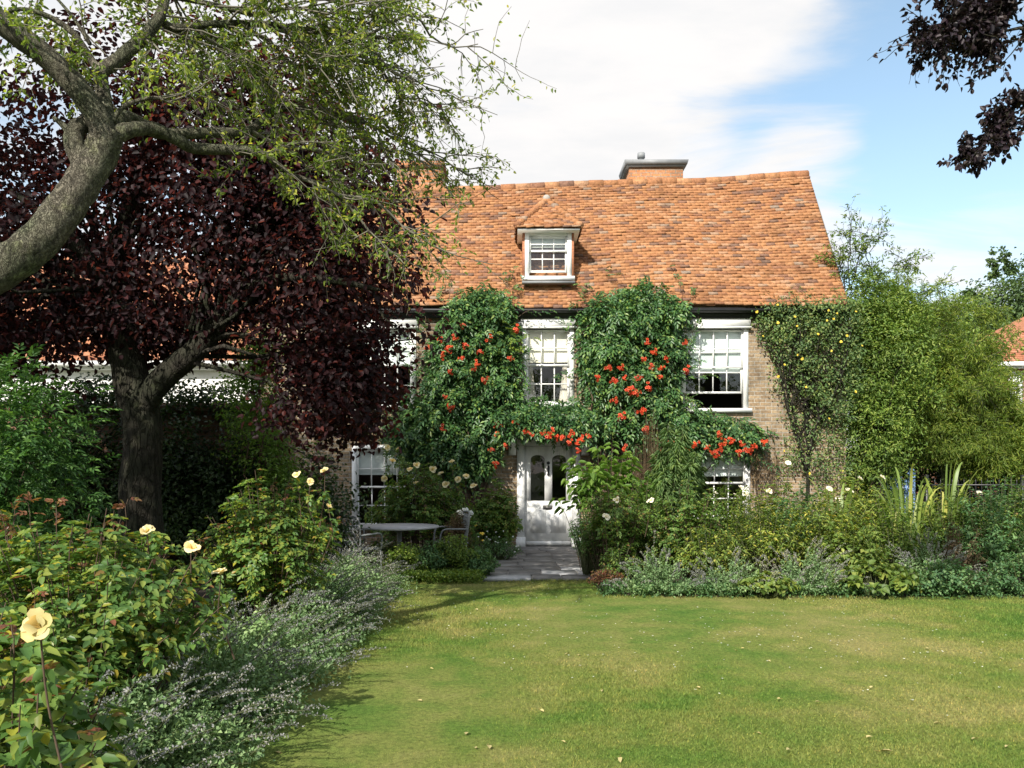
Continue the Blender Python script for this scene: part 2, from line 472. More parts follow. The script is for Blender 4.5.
M = dict(
    white=plain('white paint', (.78, .78, .76), .4, .07, 9),
    white_wall=plain('white limewash', (.70, .70, .68), .85, .14, 1.6, bmp=.2),
    black=plain('black iron paint', (.015, .016, .018), .4, .2, 20),
    gutter=plain('black gutter', (.02, .02, .022), .45, .2, 6),
    dark_room=plain('plaster darkened as room shade', (.10, .095, .09), .9, .1, 2),  # dark wall colour stands in for the unlit rooms behind the panes
    blind_cream=plain('cream blind', (.80, .74, .62), .8, .06, 3),
    blind_pale=plain('pale blind', (.76, .80, .78), .8, .05, 3),
    curtain=plain('cream curtain', (.68, .62, .55), .9, .08, 4),
    lead=plain('lead grey', (.20, .21, .22), .6, .15, 8),
    cement=plain('cement render', (.36, .34, .31), .9, .2, 10, bmp=.3),
    slab=plain('paving stone', (.20, .19, .18), .85, .35, 3.2, bmp=.4),
    slab_lit=plain('sunlit paving stone', (.42, .42, .42), .85, .25, 4, bmp=.4),  # lighter copy of the slab colour, sunlight put into the stone
    soil=plain('garden soil', (.035, .024, .016), .95, .5, 14, bmp=1.0),
    grey_metal=plain('weathered grey metal', (.17, .18, .18), .5, .2, 12),
    table=plain('weathered table top', (.34, .34, .35), .6, .15, 10),
    brass=plain('dull metal', (.22, .21, .19), .4, .2, 20, metal=.6),
    blue=plain('faded blue paint', (.16, .26, .46), .6, .3, 12),
    terracotta=plain('terracotta', (.36, .13, .06), .85, .25, 10),
    red_paint=plain('red car paint', (.36, .012, .03), .2, .05, 3),
    rubber=plain('tyre rubber', (.02, .02, .02), .8, .2, 10),
    asphalt=plain('asphalt', (.05, .05, .052), .9, .25, 30, bmp=.4),
    ground=plain('rough grass ground', (.045, .065, .02), .95, .4, 1.5, bmp=.5),
    brick=brick_mat('brown stock brick', (.22, .155, .095), (.33, .25, .16), (.34, .31, .26), .5),
    brick_red=brick_mat('red brick', (.34, .13, .07), (.42, .19, .11), (.36, .31, .26), .3),
    brick_chim=brick_mat('orange chimney brick', (.44, .18, .075), (.34, .17, .09), (.28, .23, .18), .4),
    brick_wall=brick_mat('old garden wall brick', (.16, .08, .05), (.20, .12, .08), (.17, .14, .12), .5),
    tile=tile_mat('clay peg tiles', [(0, (.15, .095, .07)), (.08, (.22, .115, .075)), (.18, (.28, .130, .066)), (.45, (.33, .156, .072)),
                                     (.75, (.36, .180, .085)), (.92, (.39, .21, .115)), (.97, (.32, .21, .14)), (1, (.24, .185, .145))]),
    tile_old=tile_mat('old brown tiles', [(0, (.24, .10, .06)), (.5, (.36, .15, .08)), (1, (.42, .22, .14))]),
    glass=glass_mat(),
    lawn=lawn_mat(), blade=blade_mat(),
    bark_apple=bark_mat('apple bark', (.045, .042, .034), (.25, .235, .19), 24, .45),
    bark_dark=bark_mat('dark bark', (.014, .013, .011), (.055, .05, .043), 9, .3),
    twig=plain('twig bark', (.13, .12, .09), .9, .3, 20),
    stem_green=plain('green stem', (.07, .085, .03), .7, .3, 15),
    stem_brown=plain('brown stem', (.085, .055, .035), .85, .3, 15),
    apple_leaf=leaf_mat('apple leaves', [(0, (0.096, 0.156, 0.036)), (0.5, (0.168, 0.24, 0.048)), (0.85, (0.264, 0.324, 0.06)), (1, (0.384, 0.36, 0.072))], .5),
    purple=leaf_mat('purple maple leaves', [(0, (.010, .004, .006)), (.5, (.017, .005, .008)), (.85, (.036, .008, .012)), (1, (.085, .020, .020))], .5, .6, .9, 3.4),
    beech=leaf_mat('copper beech leaves', [(0, (.010, .007, .012)), (.6, (.022, .012, .018)), (1, (.03, .022, .018))], .12, .5, 2),
    trumpet=leaf_mat('trumpet vine leaves', [(0, (.030, .085, .028)), (.55, (.060, .135, .042)), (.88, (.11, .20, .055)), (1, (.20, .27, .06))], .2, .38, 1.4, 1.6, .4),
    trumpet_new=leaf_mat('young yellow green leaves', [(0, (.11, .19, .03)), (1, (.24, .30, .05))], .35),
    yellow_climb=leaf_mat('yellow climber leaves', [(0, (0.0585, 0.117, 0.039)), (0.6, (0.1105, 0.182, 0.0585)), (1, (0.221, 0.26, 0.078))], .25, .5, 1.6),
    bamboo=leaf_mat('feathery yellow green leaves', [(0, (0.092, 0.1667, 0.0253)), (0.5, (0.1725, 0.253, 0.0391)), (1, (0.322, 0.368, 0.069))], .4, .5, .6),
    shrub=leaf_mat('mid green leaves', [(0, (0.072, 0.138, 0.0264)), (0.5, (0.126, 0.21, 0.0384)), (1, (0.228, 0.288, 0.06))], .35, .5, .8),
    far_tree=leaf_mat('far tree leaves', [(0, (.055, .105, .045)), (.5, (.085, .145, .05)), (1, (.13, .19, .06))], .3, .6, .5),
    jasmine=leaf_mat('jasmine leaves', [(0, (.03, .085, .02)), (.5, (.06, .145, .034)), (1, (.11, .21, .05))], .35, .5, 1.1),
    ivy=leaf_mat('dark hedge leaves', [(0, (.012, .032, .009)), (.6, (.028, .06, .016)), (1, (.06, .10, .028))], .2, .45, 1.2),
    rose=leaf_mat('rose leaves', [(0, (0.0616, 0.1344, 0.0358)), (0.5, (0.1176, 0.2128, 0.0515)), (0.75, (0.2128, 0.28, 0.0616)), (0.92, (0.224, 0.2576, 0.0448)), (0.965, (0.448, 0.3808, 0.0448)), (0.985, (0.224, 0.1344, 0.0448)), (1, (0.2016, 0.0784, 0.0448))], .35, .4, 2.2),
    rose_far=leaf_mat('far rose leaves', [(0, (0.063, 0.126, 0.028)), (0.6, (0.112, 0.203, 0.0448)), (0.92, (0.21, 0.266, 0.056)), (1, (0.238, 0.14, 0.056))], .3, .45, 1.6),  # second rose green, for the farther bushes and some border plants
    rose_red=leaf_mat('young red rose leaves', [(0, (.13, .045, .03)), (.5, (.20, .085, .05)), (1, (.22, .17, .05))], .4, .4),
    catmint=leaf_mat('grey green catmint leaves', [(0, (0.1125, 0.1938, 0.0813)), (0.5, (0.175, 0.2812, 0.1187)), (1, (0.275, 0.375, 0.1875))], .25, .7, 1.6, 1.4, .15),
    spike=leaf_mat('lavender grey catmint flowers', [(0, (0.1725, 0.184, 0.184)), (0.5, (0.253, 0.253, 0.2645)), (1, (0.3565, 0.3565, 0.322))], .2, .8, 1.5, 1.3, .1),
    mantle=leaf_mat('broad pale leaves', [(0, (0.084, 0.144, 0.03)), (0.6, (0.144, 0.216, 0.042)), (1, (0.264, 0.288, 0.06))], .3, .5, 2),
    nettle=leaf_mat('bluish green leaves', [(0, (0.065, 0.1495, 0.0585)), (0.6, (0.1105, 0.221, 0.0845)), (1, (0.182, 0.286, 0.104))], .3, .5, 2),
    mixed=leaf_mat('mixed border leaves', [(0, (0.081, 0.1418, 0.027)), (0.5, (0.1485, 0.2228, 0.0405)), (0.85, (0.27, 0.3105, 0.0607)), (1, (0.459, 0.405, 0.081))], .3, .5, 2),
    bigleaf=leaf_mat('fresh broad leaves', [(0, (0.0805, 0.161, 0.0299)), (0.6, (0.138, 0.2415, 0.046)), (1, (0.207, 0.3105, 0.069))], .4, .4, 1.5),
    willow=leaf_mat('narrow blue green leaves', [(0, (0.115, 0.207, 0.0862)), (0.6, (0.184, 0.2875, 0.115)), (1, (0.276, 0.368, 0.1495))], .3, .6, 1.5),
    iris=leaf_mat('iris blades', [(0, (.13, .20, .05)), (.5, (.20, .28, .06)), (.75, (.34, .38, .09)), (1, (.52, .50, .16))], .35, .4, 1),
    dead=leaf_mat('dry brown stems', [(0, (.09, .06, .035)), (.6, (.15, .105, .06)), (1, (.24, .18, .10))], .2, .8, 2),
    petal=leaf_mat('cream rose petals', [(0, (.82, .58, .20)), (.5, (.84, .68, .34)), (1, (.85, .76, .50))], .3, .5, 3, 1.0),
    petal_warm=leaf_mat('warm yellow rose petals', [(0, (.80, .44, .10)), (.3, (.84, .62, .22)), (1, (.85, .72, .36))], .3, .5, 3, 1.0),
    petal_pale=leaf_mat('pale rose petals', [(0, (.78, .70, .50)), (1, (.82, .79, .68))], .3, .5, 3, 1.0),
    petal_yellow=leaf_mat('yellow petals', [(0, (.75, .50, .03)), (1, (.85, .66, .10))], .2, .5, 3, 1.0),
    petal_red=leaf_mat('orange red petals', [(0, (.46, .030, .014)), (.5, (.62, .075, .026)), (1, (.72, .16, .06))], .25, .5, 3, 1.0),
    petal_white=leaf_mat('white petals', [(0, (.76, .77, .74)), (1, (.82, .82, .80))], .2, .5, 3, 1.0),
    fallen=leaf_mat('fallen leaves', [(0, (.20, .09, .035)), (.35, (.36, .20, .08)), (.6, (.46, .40, .18)), (1, (.5, .48, .30))], .1, .8, 3),
)

# ------------------------------------------------------------------ ground, lawn, beds, path
def sheet(name, x0, x1, y0, y1, z, mat, nx=2, ny=2, zf=None):
    xs = np.linspace(x0, x1, nx); ys = np.linspace(y0, y1, ny)
    X, Y = np.meshgrid(xs, ys)
    Z = np.full_like(X, z) if zf is None else zf(X, Y)
    g = G(); i = np.arange(ny - 1)[:, None] * nx + np.arange(nx - 1)[None]
    g.add(np.stack([X, Y, Z], -1), np.stack([i, i + 1, i + nx + 1, i + nx], -1).reshape(-1, 4))
    return tag(g.build(name, mat, smooth=True), kind='structure')
def ss(x, a, b):
    t = np.clip((x - a) / (b - a), 0, 1); return t * t * (3 - 2 * t)
def gz(X, Y):
    return -.022 - .42 * ss(Y, 17.5, 20.5) * ss(X, 7.6, 9.0)
g = G()
xs = np.concatenate([np.linspace(-600, -20, 12), np.linspace(-18, 24, 60), np.linspace(26, 600, 12)])
ys = np.concatenate([np.linspace(-200, -6, 8), np.linspace(-5, 40, 60), np.linspace(42, 900, 14)])
X, Y = np.meshgrid(xs, ys); i = np.arange(len(ys) - 1)[:, None] * len(xs) + np.arange(len(xs) - 1)[None]
g.add(np.stack([X, Y, gz(X, Y)], -1), np.stack([i, i + 1, i + len(xs) + 1, i + len(xs)], -1).reshape(-1, 4))
tag(g.build('ground', M['ground'], smooth=True), kind='structure')

LX0, LX1, LY0 = -1.62, 9.0, -3.0
def lawn_far(x):
    return np.where(x < 1.15, 11.55 + .12 * np.sin(x * 2), 10.2 - .04 * np.sin(x * 3) - (x - 1.15) * .015)
g = G()
xs = np.concatenate([np.linspace(LX0, 1.10, 24), np.linspace(1.16, LX1, 50)])
t = np.linspace(0, 1, 40)
XX = np.repeat(xs[None], 40, 0)
edge = lawn_far(xs)
YY = LY0 + (edge - LY0)[None] * t[:, None]
XX = XX + (.05 * np.sin(YY * 1.7)) * (XX < LX0 + .01)
i = np.arange(39)[:, None] * len(xs) + np.arange(len(xs) - 1)[None]
g.add(np.stack([XX, YY, .012 * np.sin(XX * .9) * np.cos(YY * .7) + .0], -1), np.stack([i, i + 1, i + len(xs) + 1, i + len(xs)], -1).reshape(-1, 4))
tag(g.build('lawn', M['lawn'], smooth=True), kind='structure')

rng = np.random.default_rng(3)
def soil(name, x0, x1, y0, y1):
    def zf(X, Y):
        r = np.random.default_rng(5)
        return -.008 + .05 * np.sin(X * 2.1) ** 2 * 0 + .03 * r.random(X.shape) * ((X > x0 + .1) & (X < x1 - .1) & (Y > y0 + .1) & (Y < y1 - .1)) - .004
    return sheet(name, x0, x1, y0, y1, 0, M['soil'], max(3, int((x1 - x0) / .2)), max(3, int((y1 - y0) / .2)), zf)
soil('soil', -7.0, -1.60, -1.0, 11.6)
soil('soil', 1.28, 9.0, 10.02, 16.25)
soil('soil', -1.7, -0.42, 11.5, 13.4)

# stone path: irregular slabs on a mortar bed
sheet('path', -.46, 1.42, 11.85, 16.28, -.006, M['cement'])
ri = random.Random(8)
y = 11.74
k = 0
slabs, pale = G(), G()  # pale collects the slabs coloured as sunlit
while y < 16.2:
    h = ri.uniform(.34, .62)
    x = -.5
    while x < 1.38:
        w = ri.uniform(.4, .8)
        x2 = min(x + w, 1.44)
        if 1.44 - x2 < .2: x2 = 1.44
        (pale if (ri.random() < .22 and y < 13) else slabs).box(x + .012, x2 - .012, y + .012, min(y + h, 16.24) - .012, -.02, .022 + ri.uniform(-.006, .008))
        x = x2
    y += h
tag(slabs.build('path_slabs', M['slab']), kind='structure')
tag(pale.build('path_slabs', M['slab_lit']), kind='structure')  # sunlit bits of the path, put in as lighter slabs
sheet('terrace', -5.0, -.46, 12.6, 16.28, -.003, M['slab'])
sheet('road', 7.9, 40, 19.5, 25, -.43, M['asphalt'])

# ------------------------------------------------------------------ the house
YF = 16.30
HX0, HX1, EZ = -5.05, 6.68, 4.86
house = empty('brick_house', (.72, 16.3, 0), 'long brown brick house with orange tiled roof, white sash windows and white front door', 'house')

W_RU = (3.36, 4.72, 2.76, 4.60)
W_MU = (.20, 1.24, 2.86, 4.60)
W_LU = (-3.20, -1.92, 2.80, 4.60)
W_LG = (-3.20, -1.92, .42, 2.06)
W_RG = (3.36, 4.76, .62, 1.98)
DOOR = (.10, 1.36, 0, 2.20)
def wall_grid(g, x0, x1, z0, z1, holes, y, depth):
    xs = sorted({x0, x1, *[h[0] for h in holes], *[h[1] for h in holes]})
    zs = sorted({z0, z1, *[h[2] for h in holes], *[h[3] for h in holes]})
    for a, b in zip(xs, xs[1:]):
        for c, d in zip(zs, zs[1:]):
            mx_, mz_ = (a + b) / 2, (c + d) / 2
            if any(h[0] < mx_ < h[1] and h[2] < mz_ < h[3] for h in holes): continue
            g.poly([(a, y, c), (b, y, c), (b, y, d), (a, y, d)])
    for a, b, c, d in holes:
        y2 = y + depth
        g.poly([(a, y, c), (a, y, d), (a, y2, d), (a, y2, c)])
        g.poly([(b, y, d), (b, y, c), (b, y2, c), (b, y2, d)])
        g.poly([(a, y, d), (b, y, d), (b, y2, d), (a, y2, d)])
        g.poly([(b, y, c), (a, y, c), (a, y2, c), (b, y2, c)])
RY, BY = 18.4, 21.2          # ridge, back wall
g = G()
wall_grid(g, HX0, HX1, -.1, EZ, [W_RU, W_MU, W_LU, W_LG, W_RG, DOOR], YF, .34)
for x in (HX0, HX1):
    g.poly([(x, YF, -.1), (x, BY, -.1), (x, BY, EZ), (x, RY, 7.85), (x, YF, EZ)])
g.poly([(HX1, BY, -.1), (HX0, BY, -.1), (HX0, BY, EZ), (HX1, BY, EZ)])
g.build('wall', M['brick'], house)
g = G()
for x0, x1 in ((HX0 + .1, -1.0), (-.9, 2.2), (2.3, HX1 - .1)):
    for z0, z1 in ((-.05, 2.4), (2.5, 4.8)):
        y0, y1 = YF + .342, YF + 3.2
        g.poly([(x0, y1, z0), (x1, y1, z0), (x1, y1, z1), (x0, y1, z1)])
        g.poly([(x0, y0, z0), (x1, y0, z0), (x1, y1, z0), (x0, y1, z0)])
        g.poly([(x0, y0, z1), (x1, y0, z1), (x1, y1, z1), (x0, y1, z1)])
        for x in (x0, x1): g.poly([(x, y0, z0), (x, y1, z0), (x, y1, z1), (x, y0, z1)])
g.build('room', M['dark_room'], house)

# --- windows
def sash_window(w, cols, rows_top, rows_bot, head=True, raise_=0.0, blind=None, blind_z=.5, curtains=False, yf=YF, par=None, name='window', meet=None, bar=.022, hb=.2):
    x0, x1, z0, z1 = w
    par = par or house
    g = G()
    fw = .085
    zt = z1 - (hb if head else .0)
    if head:
        g.box(x0 - .03, x1 + .03, yf - .07, yf + .12, zt, z1 + .005)
        g.box(x0 - .05, x1 + .05, yf - .10, yf - .072, zt - .02, zt + .02)
    g.box(x0, x0 + fw, yf - .02, yf + .16, z0, zt - .001)
    g.box(x1 - fw, x1, yf - .02, yf + .16, z0, zt - .001)
    if not head: g.box(x0 + fw + .001, x1 - fw - .001, yf - .018, yf + .16, zt - fw, zt - .001)
    fr = g.build('frame' if False else name, M['white'], par)
    g = G()
    g.box(x0 - .06, x1 + .06, yf - .09, yf + .18, z0 - .05, z0 + .03)
    g.build('sill', M['white'], fr)
    xa, xb = x0 + fw + .002, x1 - fw - .002
    za, zb = z0 + .035, zt - (.03 if head else fw + .004)
    zm = meet if meet is not None else (za + zb) / 2
    def sash(y, a, b, rows, nm):
        g = G(); s = .04
        g.box(xa, xa + s, y, y + .035, a, b); g.box(xb - s, xb, y, y + .035, a, b)
        g.box(xa + s, xb - s, y + .001, y + .034, a, a + s); g.box(xa + s, xb - s, y + .001, y + .034, b - s, b)
        for i in range(1, cols):
            x = xa + s + (xb - xa - 2 * s) * i / cols
            g.box(x - bar / 2, x + bar / 2, y + .004, y + .03, a + s, b - s)
        for j in range(1, rows):
            z = a + s + (b - a - 2 * s) * j / rows
            g.box(xa + s, xb - s, y + .006, y + .028, z - bar / 2, z + bar / 2)
        g.build('sash', M['white'], fr)
        g = G(); g.poly([(xa + .02, y + .016, a + .02), (xb - .02, y + .016, a + .02), (xb - .02, y + .016, b - .02), (xa + .02, y + .016, b - .02)])
        g.build('pane', M['glass'], fr)
    sash(yf + .03, zm - .02, zb, rows_top, 'sash')
    sash(yf + .075, za + raise_, min(zm + .02 + raise_, zb), rows_bot, 'sash')
    if blind:
        g = G(); n = 9
        bz = blind_z
        xs_ = np.linspace(xa, xb, 12)
        P = np.array([[(x, yf + .122 + .003 * math.sin(q * 2.2 + x), zb - (zb - bz) * q / n) for x in xs_] for q in range(n + 1)])
        i = np.arange(n)[:, None] * 12 + np.arange(11)[None]
        g.add(P, np.stack([i, i + 1, i + 13, i + 12], -1).reshape(-1, 4))
        g.box(xa, xb, yf + .115, yf + .135, bz - .02, bz)
        g.build('blind', blind, fr)
    if curtains:
        for s, (a, b) in ((1, (xa, xa + .22)), (-1, (xb, xb - .22))):
            g = G(); n = 18; P = []
            for q in range(12):
                t = q / 11; wd = .62 + .38 * t
                wd = 1 - .35 * math.sin(t * 3.1) + .35 * t
                P.append([(a + (b - a) * wd * .75 * u / n, yf + .22 + .025 * math.sin(u * 2.3), zb - (zb - za) * t) for u in range(n + 1)])
            P = np.array(P); i = np.arange(11)[:, None] * (n + 1) + np.arange(n)[None]
            g.add(P, np.stack([i, i + 1, i + n + 2, i + n + 1], -1).reshape(-1, 4))
            g.build('curtain', M['curtain'], fr, smooth=True)
    return fr
sash_window(W_RU, 4, 2, 2, raise_=.30, blind=M['blind_pale'], blind_z=3.52, meet=3.62)
sash_window(W_MU, 3, 2, 2, blind=M['blind_cream'], blind_z=3.74, curtains=True, meet=3.66)
sash_window(W_LU, 4, 2, 2, blind=M['blind_pale'], blind_z=3.7, meet=3.66)
sash_window(W_LG, 4, 2, 2, blind=M['blind_pale'], blind_z=1.48, meet=1.22, head=False)
sash_window(W_RG, 4, 2, 2, blind=M['blind_pale'], blind_z=1.45, meet=1.30, head=False)

# --- front door and porch hood
g = G()
x0, x1, z0, z1 = DOOR
g.box(x0 + .002, x0 + .15, YF - .05, YF + .2, 0, z1 - .16)
g.box(x1 - .15, x1 - .002, YF - .05, YF + .2, 0, z1 - .16)
g.box(x0 + .002, x1 - .002, YF - .045, YF + .2, z1 - .158, z1 - .002)
g.box(x0 - .02, x0 + .17, YF - .09, YF + .1, -.01, .22)
g.box(x1 - .17, x1 + .02, YF - .09, YF + .1, -.01, .22)
dfr = g.build('door_frame', M['white'], house)
DX0, DX1, DZ0, DZ1 = .253, 1.207, .045, 2.035
yd = YF + .06
g = G()
def arch(xa, xb, za, zb, n=10):
    r = (xb - xa) / 2; c = (xa + xb) / 2
    rz = r * .62
    return [(xa, za)] + [(c - r * math.cos(math.pi * i / n), zb - rz + rz * math.sin(math.pi * i / n)) for i in range(n + 1)] + [(xb, za)]
lights = [(.375, .655, .94, 1.86), (.805, 1.085, .94, 1.86)]
cx = (DX0 + DX1) / 2
# leaf built round the two arched openings: column strips with arch tops
def slab_front(pts): g.prism(pts, 'y', yd, yd + .05)
slab_front([(DX0, DZ0), (DX1, DZ0), (DX1, .94), (DX0, .94)])
slab_front([(DX0, .9401), (.375, .9401), (.375, DZ1), (DX0, DZ1)])
slab_front([(.655, .9401), (.805, .9401), (.805, DZ1), (.655, DZ1)])
slab_front([(1.085, .9401), (DX1, .9401), (DX1, DZ1), (1.085, DZ1)])
for a, b, c, d in lights:
    top = arch(a, b, c, d)[1:-1]
    for p, q in zip(top, top[1:]):
        slab_front([p, q, (q[0], DZ1), (p[0], DZ1)])
for a, b, c, d in ((DX0 + .12, cx - .05, .30, .80), (cx + .05, DX1 - .12, .30, .80)):   # raised lower panels
    g.box(a, b, yd - .012, yd - .001, c, d)
    g.box(a + .05, b - .05, yd - .022, yd - .0125, c + .05, d - .05)
g.box(DX0 + .03, DX1 - .03, yd - .03, yd - .001, DZ0 + .001, DZ0 + .09)
dl = g.build('front_door', M['white'], house)
g = G()
for a, b, c, d in lights:
    g.poly([(p, yd + .025, q) for p, q in arch(a + .001, b - .001, c + .001, d - .001)])
g.build('pane', M['glass'], dl)
g = G(); g.tube([(cx, yd - .02, 1.64), (cx, yd - .05, 1.62), (cx, yd - .055, 1.5), (cx, yd - .02, 1.46)], [.022, .026, .02, .018], 8)
g.tube([(cx, yd, 1.70), (cx, yd - .03, 1.70)], [.035, .03], 10); g.tube([(cx, yd, 1.47), (cx, yd - .03, 1.47)], [.03, .022], 10)
g.build('knocker', M['black'], dl, smooth=True)
g = G(); g.box(cx - .11, cx + .08, yd - .012, yd - .001, .765, .85); g.box(cx - .09, cx + .06, yd - .02, yd - .0125, .785, .83)
g.build('letterbox', M['brass'], dl)
g = G(); g.tube([(DX1 - .08, yd, .82), (DX1 - .08, yd - .05, .82), (DX1 - .08, yd - .06, .82)], [.014, .02, .03], 10)
g.build('handle', M['black'], dl, smooth=True)
g = G(); g.box(.02, 1.44, YF - .36, YF + .1, -.03, .035)
g.build('doorstep', M['slab'], house)
g = G()      # porch hood with curved brackets
g.box(-.12, 1.58, YF - .48, YF - .001, 2.30, 2.36)
g.box(-.15, 1.61, YF - .51, YF - .481, 2.26, 2.38)
g.box(-.09, 1.55, YF - .46, YF - .002, 2.205, 2.299)
hood = g.build('porch_hood', M['white'], house)
for xb in (-.07, 1.38):
    g = G()
    pr = [(YF - .002, 1.85), (YF - .002, 2.204)] + [(YF - .45, 2.204), (YF - .45, 2.06)] + [(YF - .42 + .34 * math.sin(t), 2.06 - .0 - .21 * (1 - math.cos(t))) for t in np.linspace(.05, 1.5, 8)]
    g.prism(pr, 'x', xb, xb + .15)
    g.build('bracket', M['white'], hood)

# --- roof
def tiles(g, BL, BR, TR, TL, seed, gauge=.088, tw=.19, sag=None, lift=.0):
    r = np.random.default_rng(seed)
    BL, BR, TR, TL = [np.array(p, float) for p in (BL, BR, TR, TL)]
    n = norm(np.cross(BR - BL, TL - BL)); 
    if n[2] < 0: n = -n
    sl = np.linalg.norm((TL + TR) / 2 - (BL + BR) / 2)
    rows = int(round(sl / gauge))
    up = norm((TL + TR) / 2 - (BL + BR) / 2)
    V = []
    for j in range(rows):
        t = (j + .0) / rows
        a = BL + (TL - BL) * t; b = BR + (TR - BR) * t
        w = np.linalg.norm(b - a)
        if w < .06: continue
        m = max(1, int(round(w / tw)))
        e = np.linspace(0, 1, m + 1) 
        off = (.5 if j % 2 else 0) / m
        e = np.clip(e + off * (1 - 0), 0, 1)
        if j % 2: e = np.concatenate([[0], e])
        if j % 2 and len(e) > 2 and abs(e[-1] - e[-2]) < 1e-6: e = e[:-1]
        L = e[:-1]; Rr = e[1:]
        ok = (Rr - L) * w > .02; L, Rr = L[ok], Rr[ok]; k = len(L)
        gap = .0015 / w
        pl = a + (b - a) * (L + gap)[:, None]; pr = a + (b - a) * (Rr - gap)[:, None]
        jt = (r.normal(0, .005, k)[:, None] + .010 * np.sin(np.linspace(0, 19, k) + j)[:, None]) * up
        low = (.038 + .010 * np.abs(r.standard_normal(k)) + lift)[:, None] * n
        tlt = r.normal(0, .005, k)[:, None] * n
        dn = -up * .012
        tl = gauge * 1.5
        v = np.stack([pl + dn + jt + low + tlt, pr + dn + jt + low - tlt, pr + up * tl + n * .006, pl + up * tl + n * .006,
                      pl + dn + jt + low + tlt - n * .03, pr + dn + jt + low - tlt - n * .03], 1)
        V.append(v)
    V = np.concatenate(V); k = len(V)
    if sag is not None:
        f = V.reshape(-1, 3); f = f + sag(f); V = f.reshape(V.shape)
    b = np.arange(k)[:, None] * 6
    g.add(V.reshape(-1, 3), b + np.array([[0, 1, 2, 3]]), b + np.array([[4, 5, 1, 0]]), b + np.array([[1, 5, 2]]), b + np.array([[4, 0, 3]]))

EY = 16.16
def ridge_z(px, py): return CAMZ + (HOR - py) * RY / F
RZ0 = ridge_z(250, 192); RZ1 = ridge_z(808, 174)
EX0, EX1 = -5.22, 6.66
RX0, RX1 = -5.2, (808 - 512) * RY / F
BLr, BRr, TRr, TLr = (EX0, EY, 4.80), (EX1, EY, 4.83), (RX1, RY, RZ1), (RX0, RY, RZ0)
def sag(p):
    t = np.clip((p[:, 1] - EY) / (RY - EY), 0, 1)
    s = -.07 * np.sin((p[:, 0] + 5.2) / 11.6 * math.pi) * t + .022 * np.sin(p[:, 0] * 1.3 + p[:, 1]) + .018 * np.sin(p[:, 0] * .55 + 2 + p[:, 1] * 1.7) - .03 * np.sin(t * math.pi)
    s = s + .03 * np.exp(-((p[:, 0] - 3.4) / .8) ** 2) * t
    return np.stack([0 * s, 0 * s, s], 1)
g = G()
nx, ny = 30, 10
S_, T_ = np.meshgrid(np.linspace(0, 1, nx), np.linspace(0, 1, ny))
def bil(s, t): 
    b = np.array(BLr) + (np.array(BRr) - np.array(BLr)) * s[..., None]; u = np.array(TLr) + (np.array(TRr) - np.array(TLr)) * s[..., None]
    return b + (u - b) * t[..., None]
P = bil(S_, T_).reshape(-1, 3); P = P + sag(P) - np.array([0, -.01, .01])
i = np.arange(ny - 1)[:, None] * nx + np.arange(nx - 1)[None]
g.add(P, np.stack([i, i + 1, i + nx + 1, i + nx], -1).reshape(-1, 4))
g.poly([(EX1, BY + .3, 4.6), (EX0, BY + .3, 4.6), (RX0, RY, RZ0 - .05), (RX1, RY, RZ1 - .05)])
tiles(g, BLr, BRr, TRr, TLr, 4, sag=sag)
roof = g.build('roof', M['tile'], house)
g = G()      # ridge tiles
xs = np.arange(RX0, RX1 - .1, .33)
for a in xs:
    p = np.array([[a, RY, RZ0 + (RZ1 - RZ0) * (a - RX0) / (RX1 - RX0)], [min(a + .325, RX1), RY, RZ0 + (RZ1 - RZ0) * (a + .325 - RX0) / (RX1 - RX0)]])
    p = p + sag(p) - np.array([0, 0, .045])
    g.tube(p, [.105 + random.Random(int(a * 99)).uniform(-.006, .008)] * 2, 10)
g.build('ridge_tiles', M['tile'], roof)
g = G()      # bargeboard of the right gable
g.poly([(EX1 + .02, EY - .02, 4.70), (EX1 + .02, EY - .02, 4.84), (RX1 + .02, RY, RZ1 - .01), (RX1 + .02, RY, RZ1 - .18)])
g.poly([(EX1 - .03, EY - .02, 4.70), (EX1 - .03, EY - .02, 4.84), (RX1 - .03, RY, RZ1 - .01), (RX1 - .03, RY, RZ1 - .18)])
g.poly([(EX1 + .02, EY - .02, 4.70), (EX1 - .03, EY - .02, 4.70), (RX1 - .03, RY, RZ1 - .18), (RX1 + .02, RY, RZ1 - .18)])
g.build('bargeboard', M['cement'], roof)
g = G()      # gutter and fascia
n = 9
prof = [(EY - .05 + .065 * math.cos(math.pi + math.pi * i / (n - 1)), 4.735 + .065 * math.sin(math.pi + math.pi * i / (n - 1))) for i in range(n)]
g.prism(prof, 'x', EX0, EX1)
g.box(EX0, EX1, EY + .035, EY + .06, 4.58, 4.79)
g.box(EX0, EX1, EY + .061, YF - .001, 4.62, 4.66)
g.build('gutter', M['gutter'], house)

# --- dormer
YD = 16.42
dx0, dx1, dz0, dz1 = .26, 1.20, 5.42, 6.36
fr = sash_window((dx0, dx1, dz0, dz1), 3, 2, 2, head=False, raise_=.10, yf=YD, par=house, name='dormer', meet=5.98, bar=.02, blind=M['blind_pale'], blind_z=6.1)
g = G()
def roof_y(z): return EY + (z - 4.82) / ((RZ0 + RZ1) / 2 - 4.82) * (RY - EY)
for x, xo in ((dx0 + .002, dx0 - .05), (dx1 - .002, dx1 + .05)):
    a, b = min(x, xo), max(x, xo)
    g.prism([(YD - .0, dz0 - .04), (YD, dz1 + .02), (roof_y(dz1) + .3, dz1 + .02), (roof_y(dz0) + .2, dz0 - .04)], 'x', a, b)
g.box(dx0, dx1, YD + .5, YD + .52, dz0 - .2, dz1 + .02)
g.build('cheek', M['tile_old'], fr)
ox0, ox1, oy, oz = .09, 1.37, 16.20, 6.38
ax, ay, az = .73, 17.28, 7.24
ary = roof_y(az) + .1
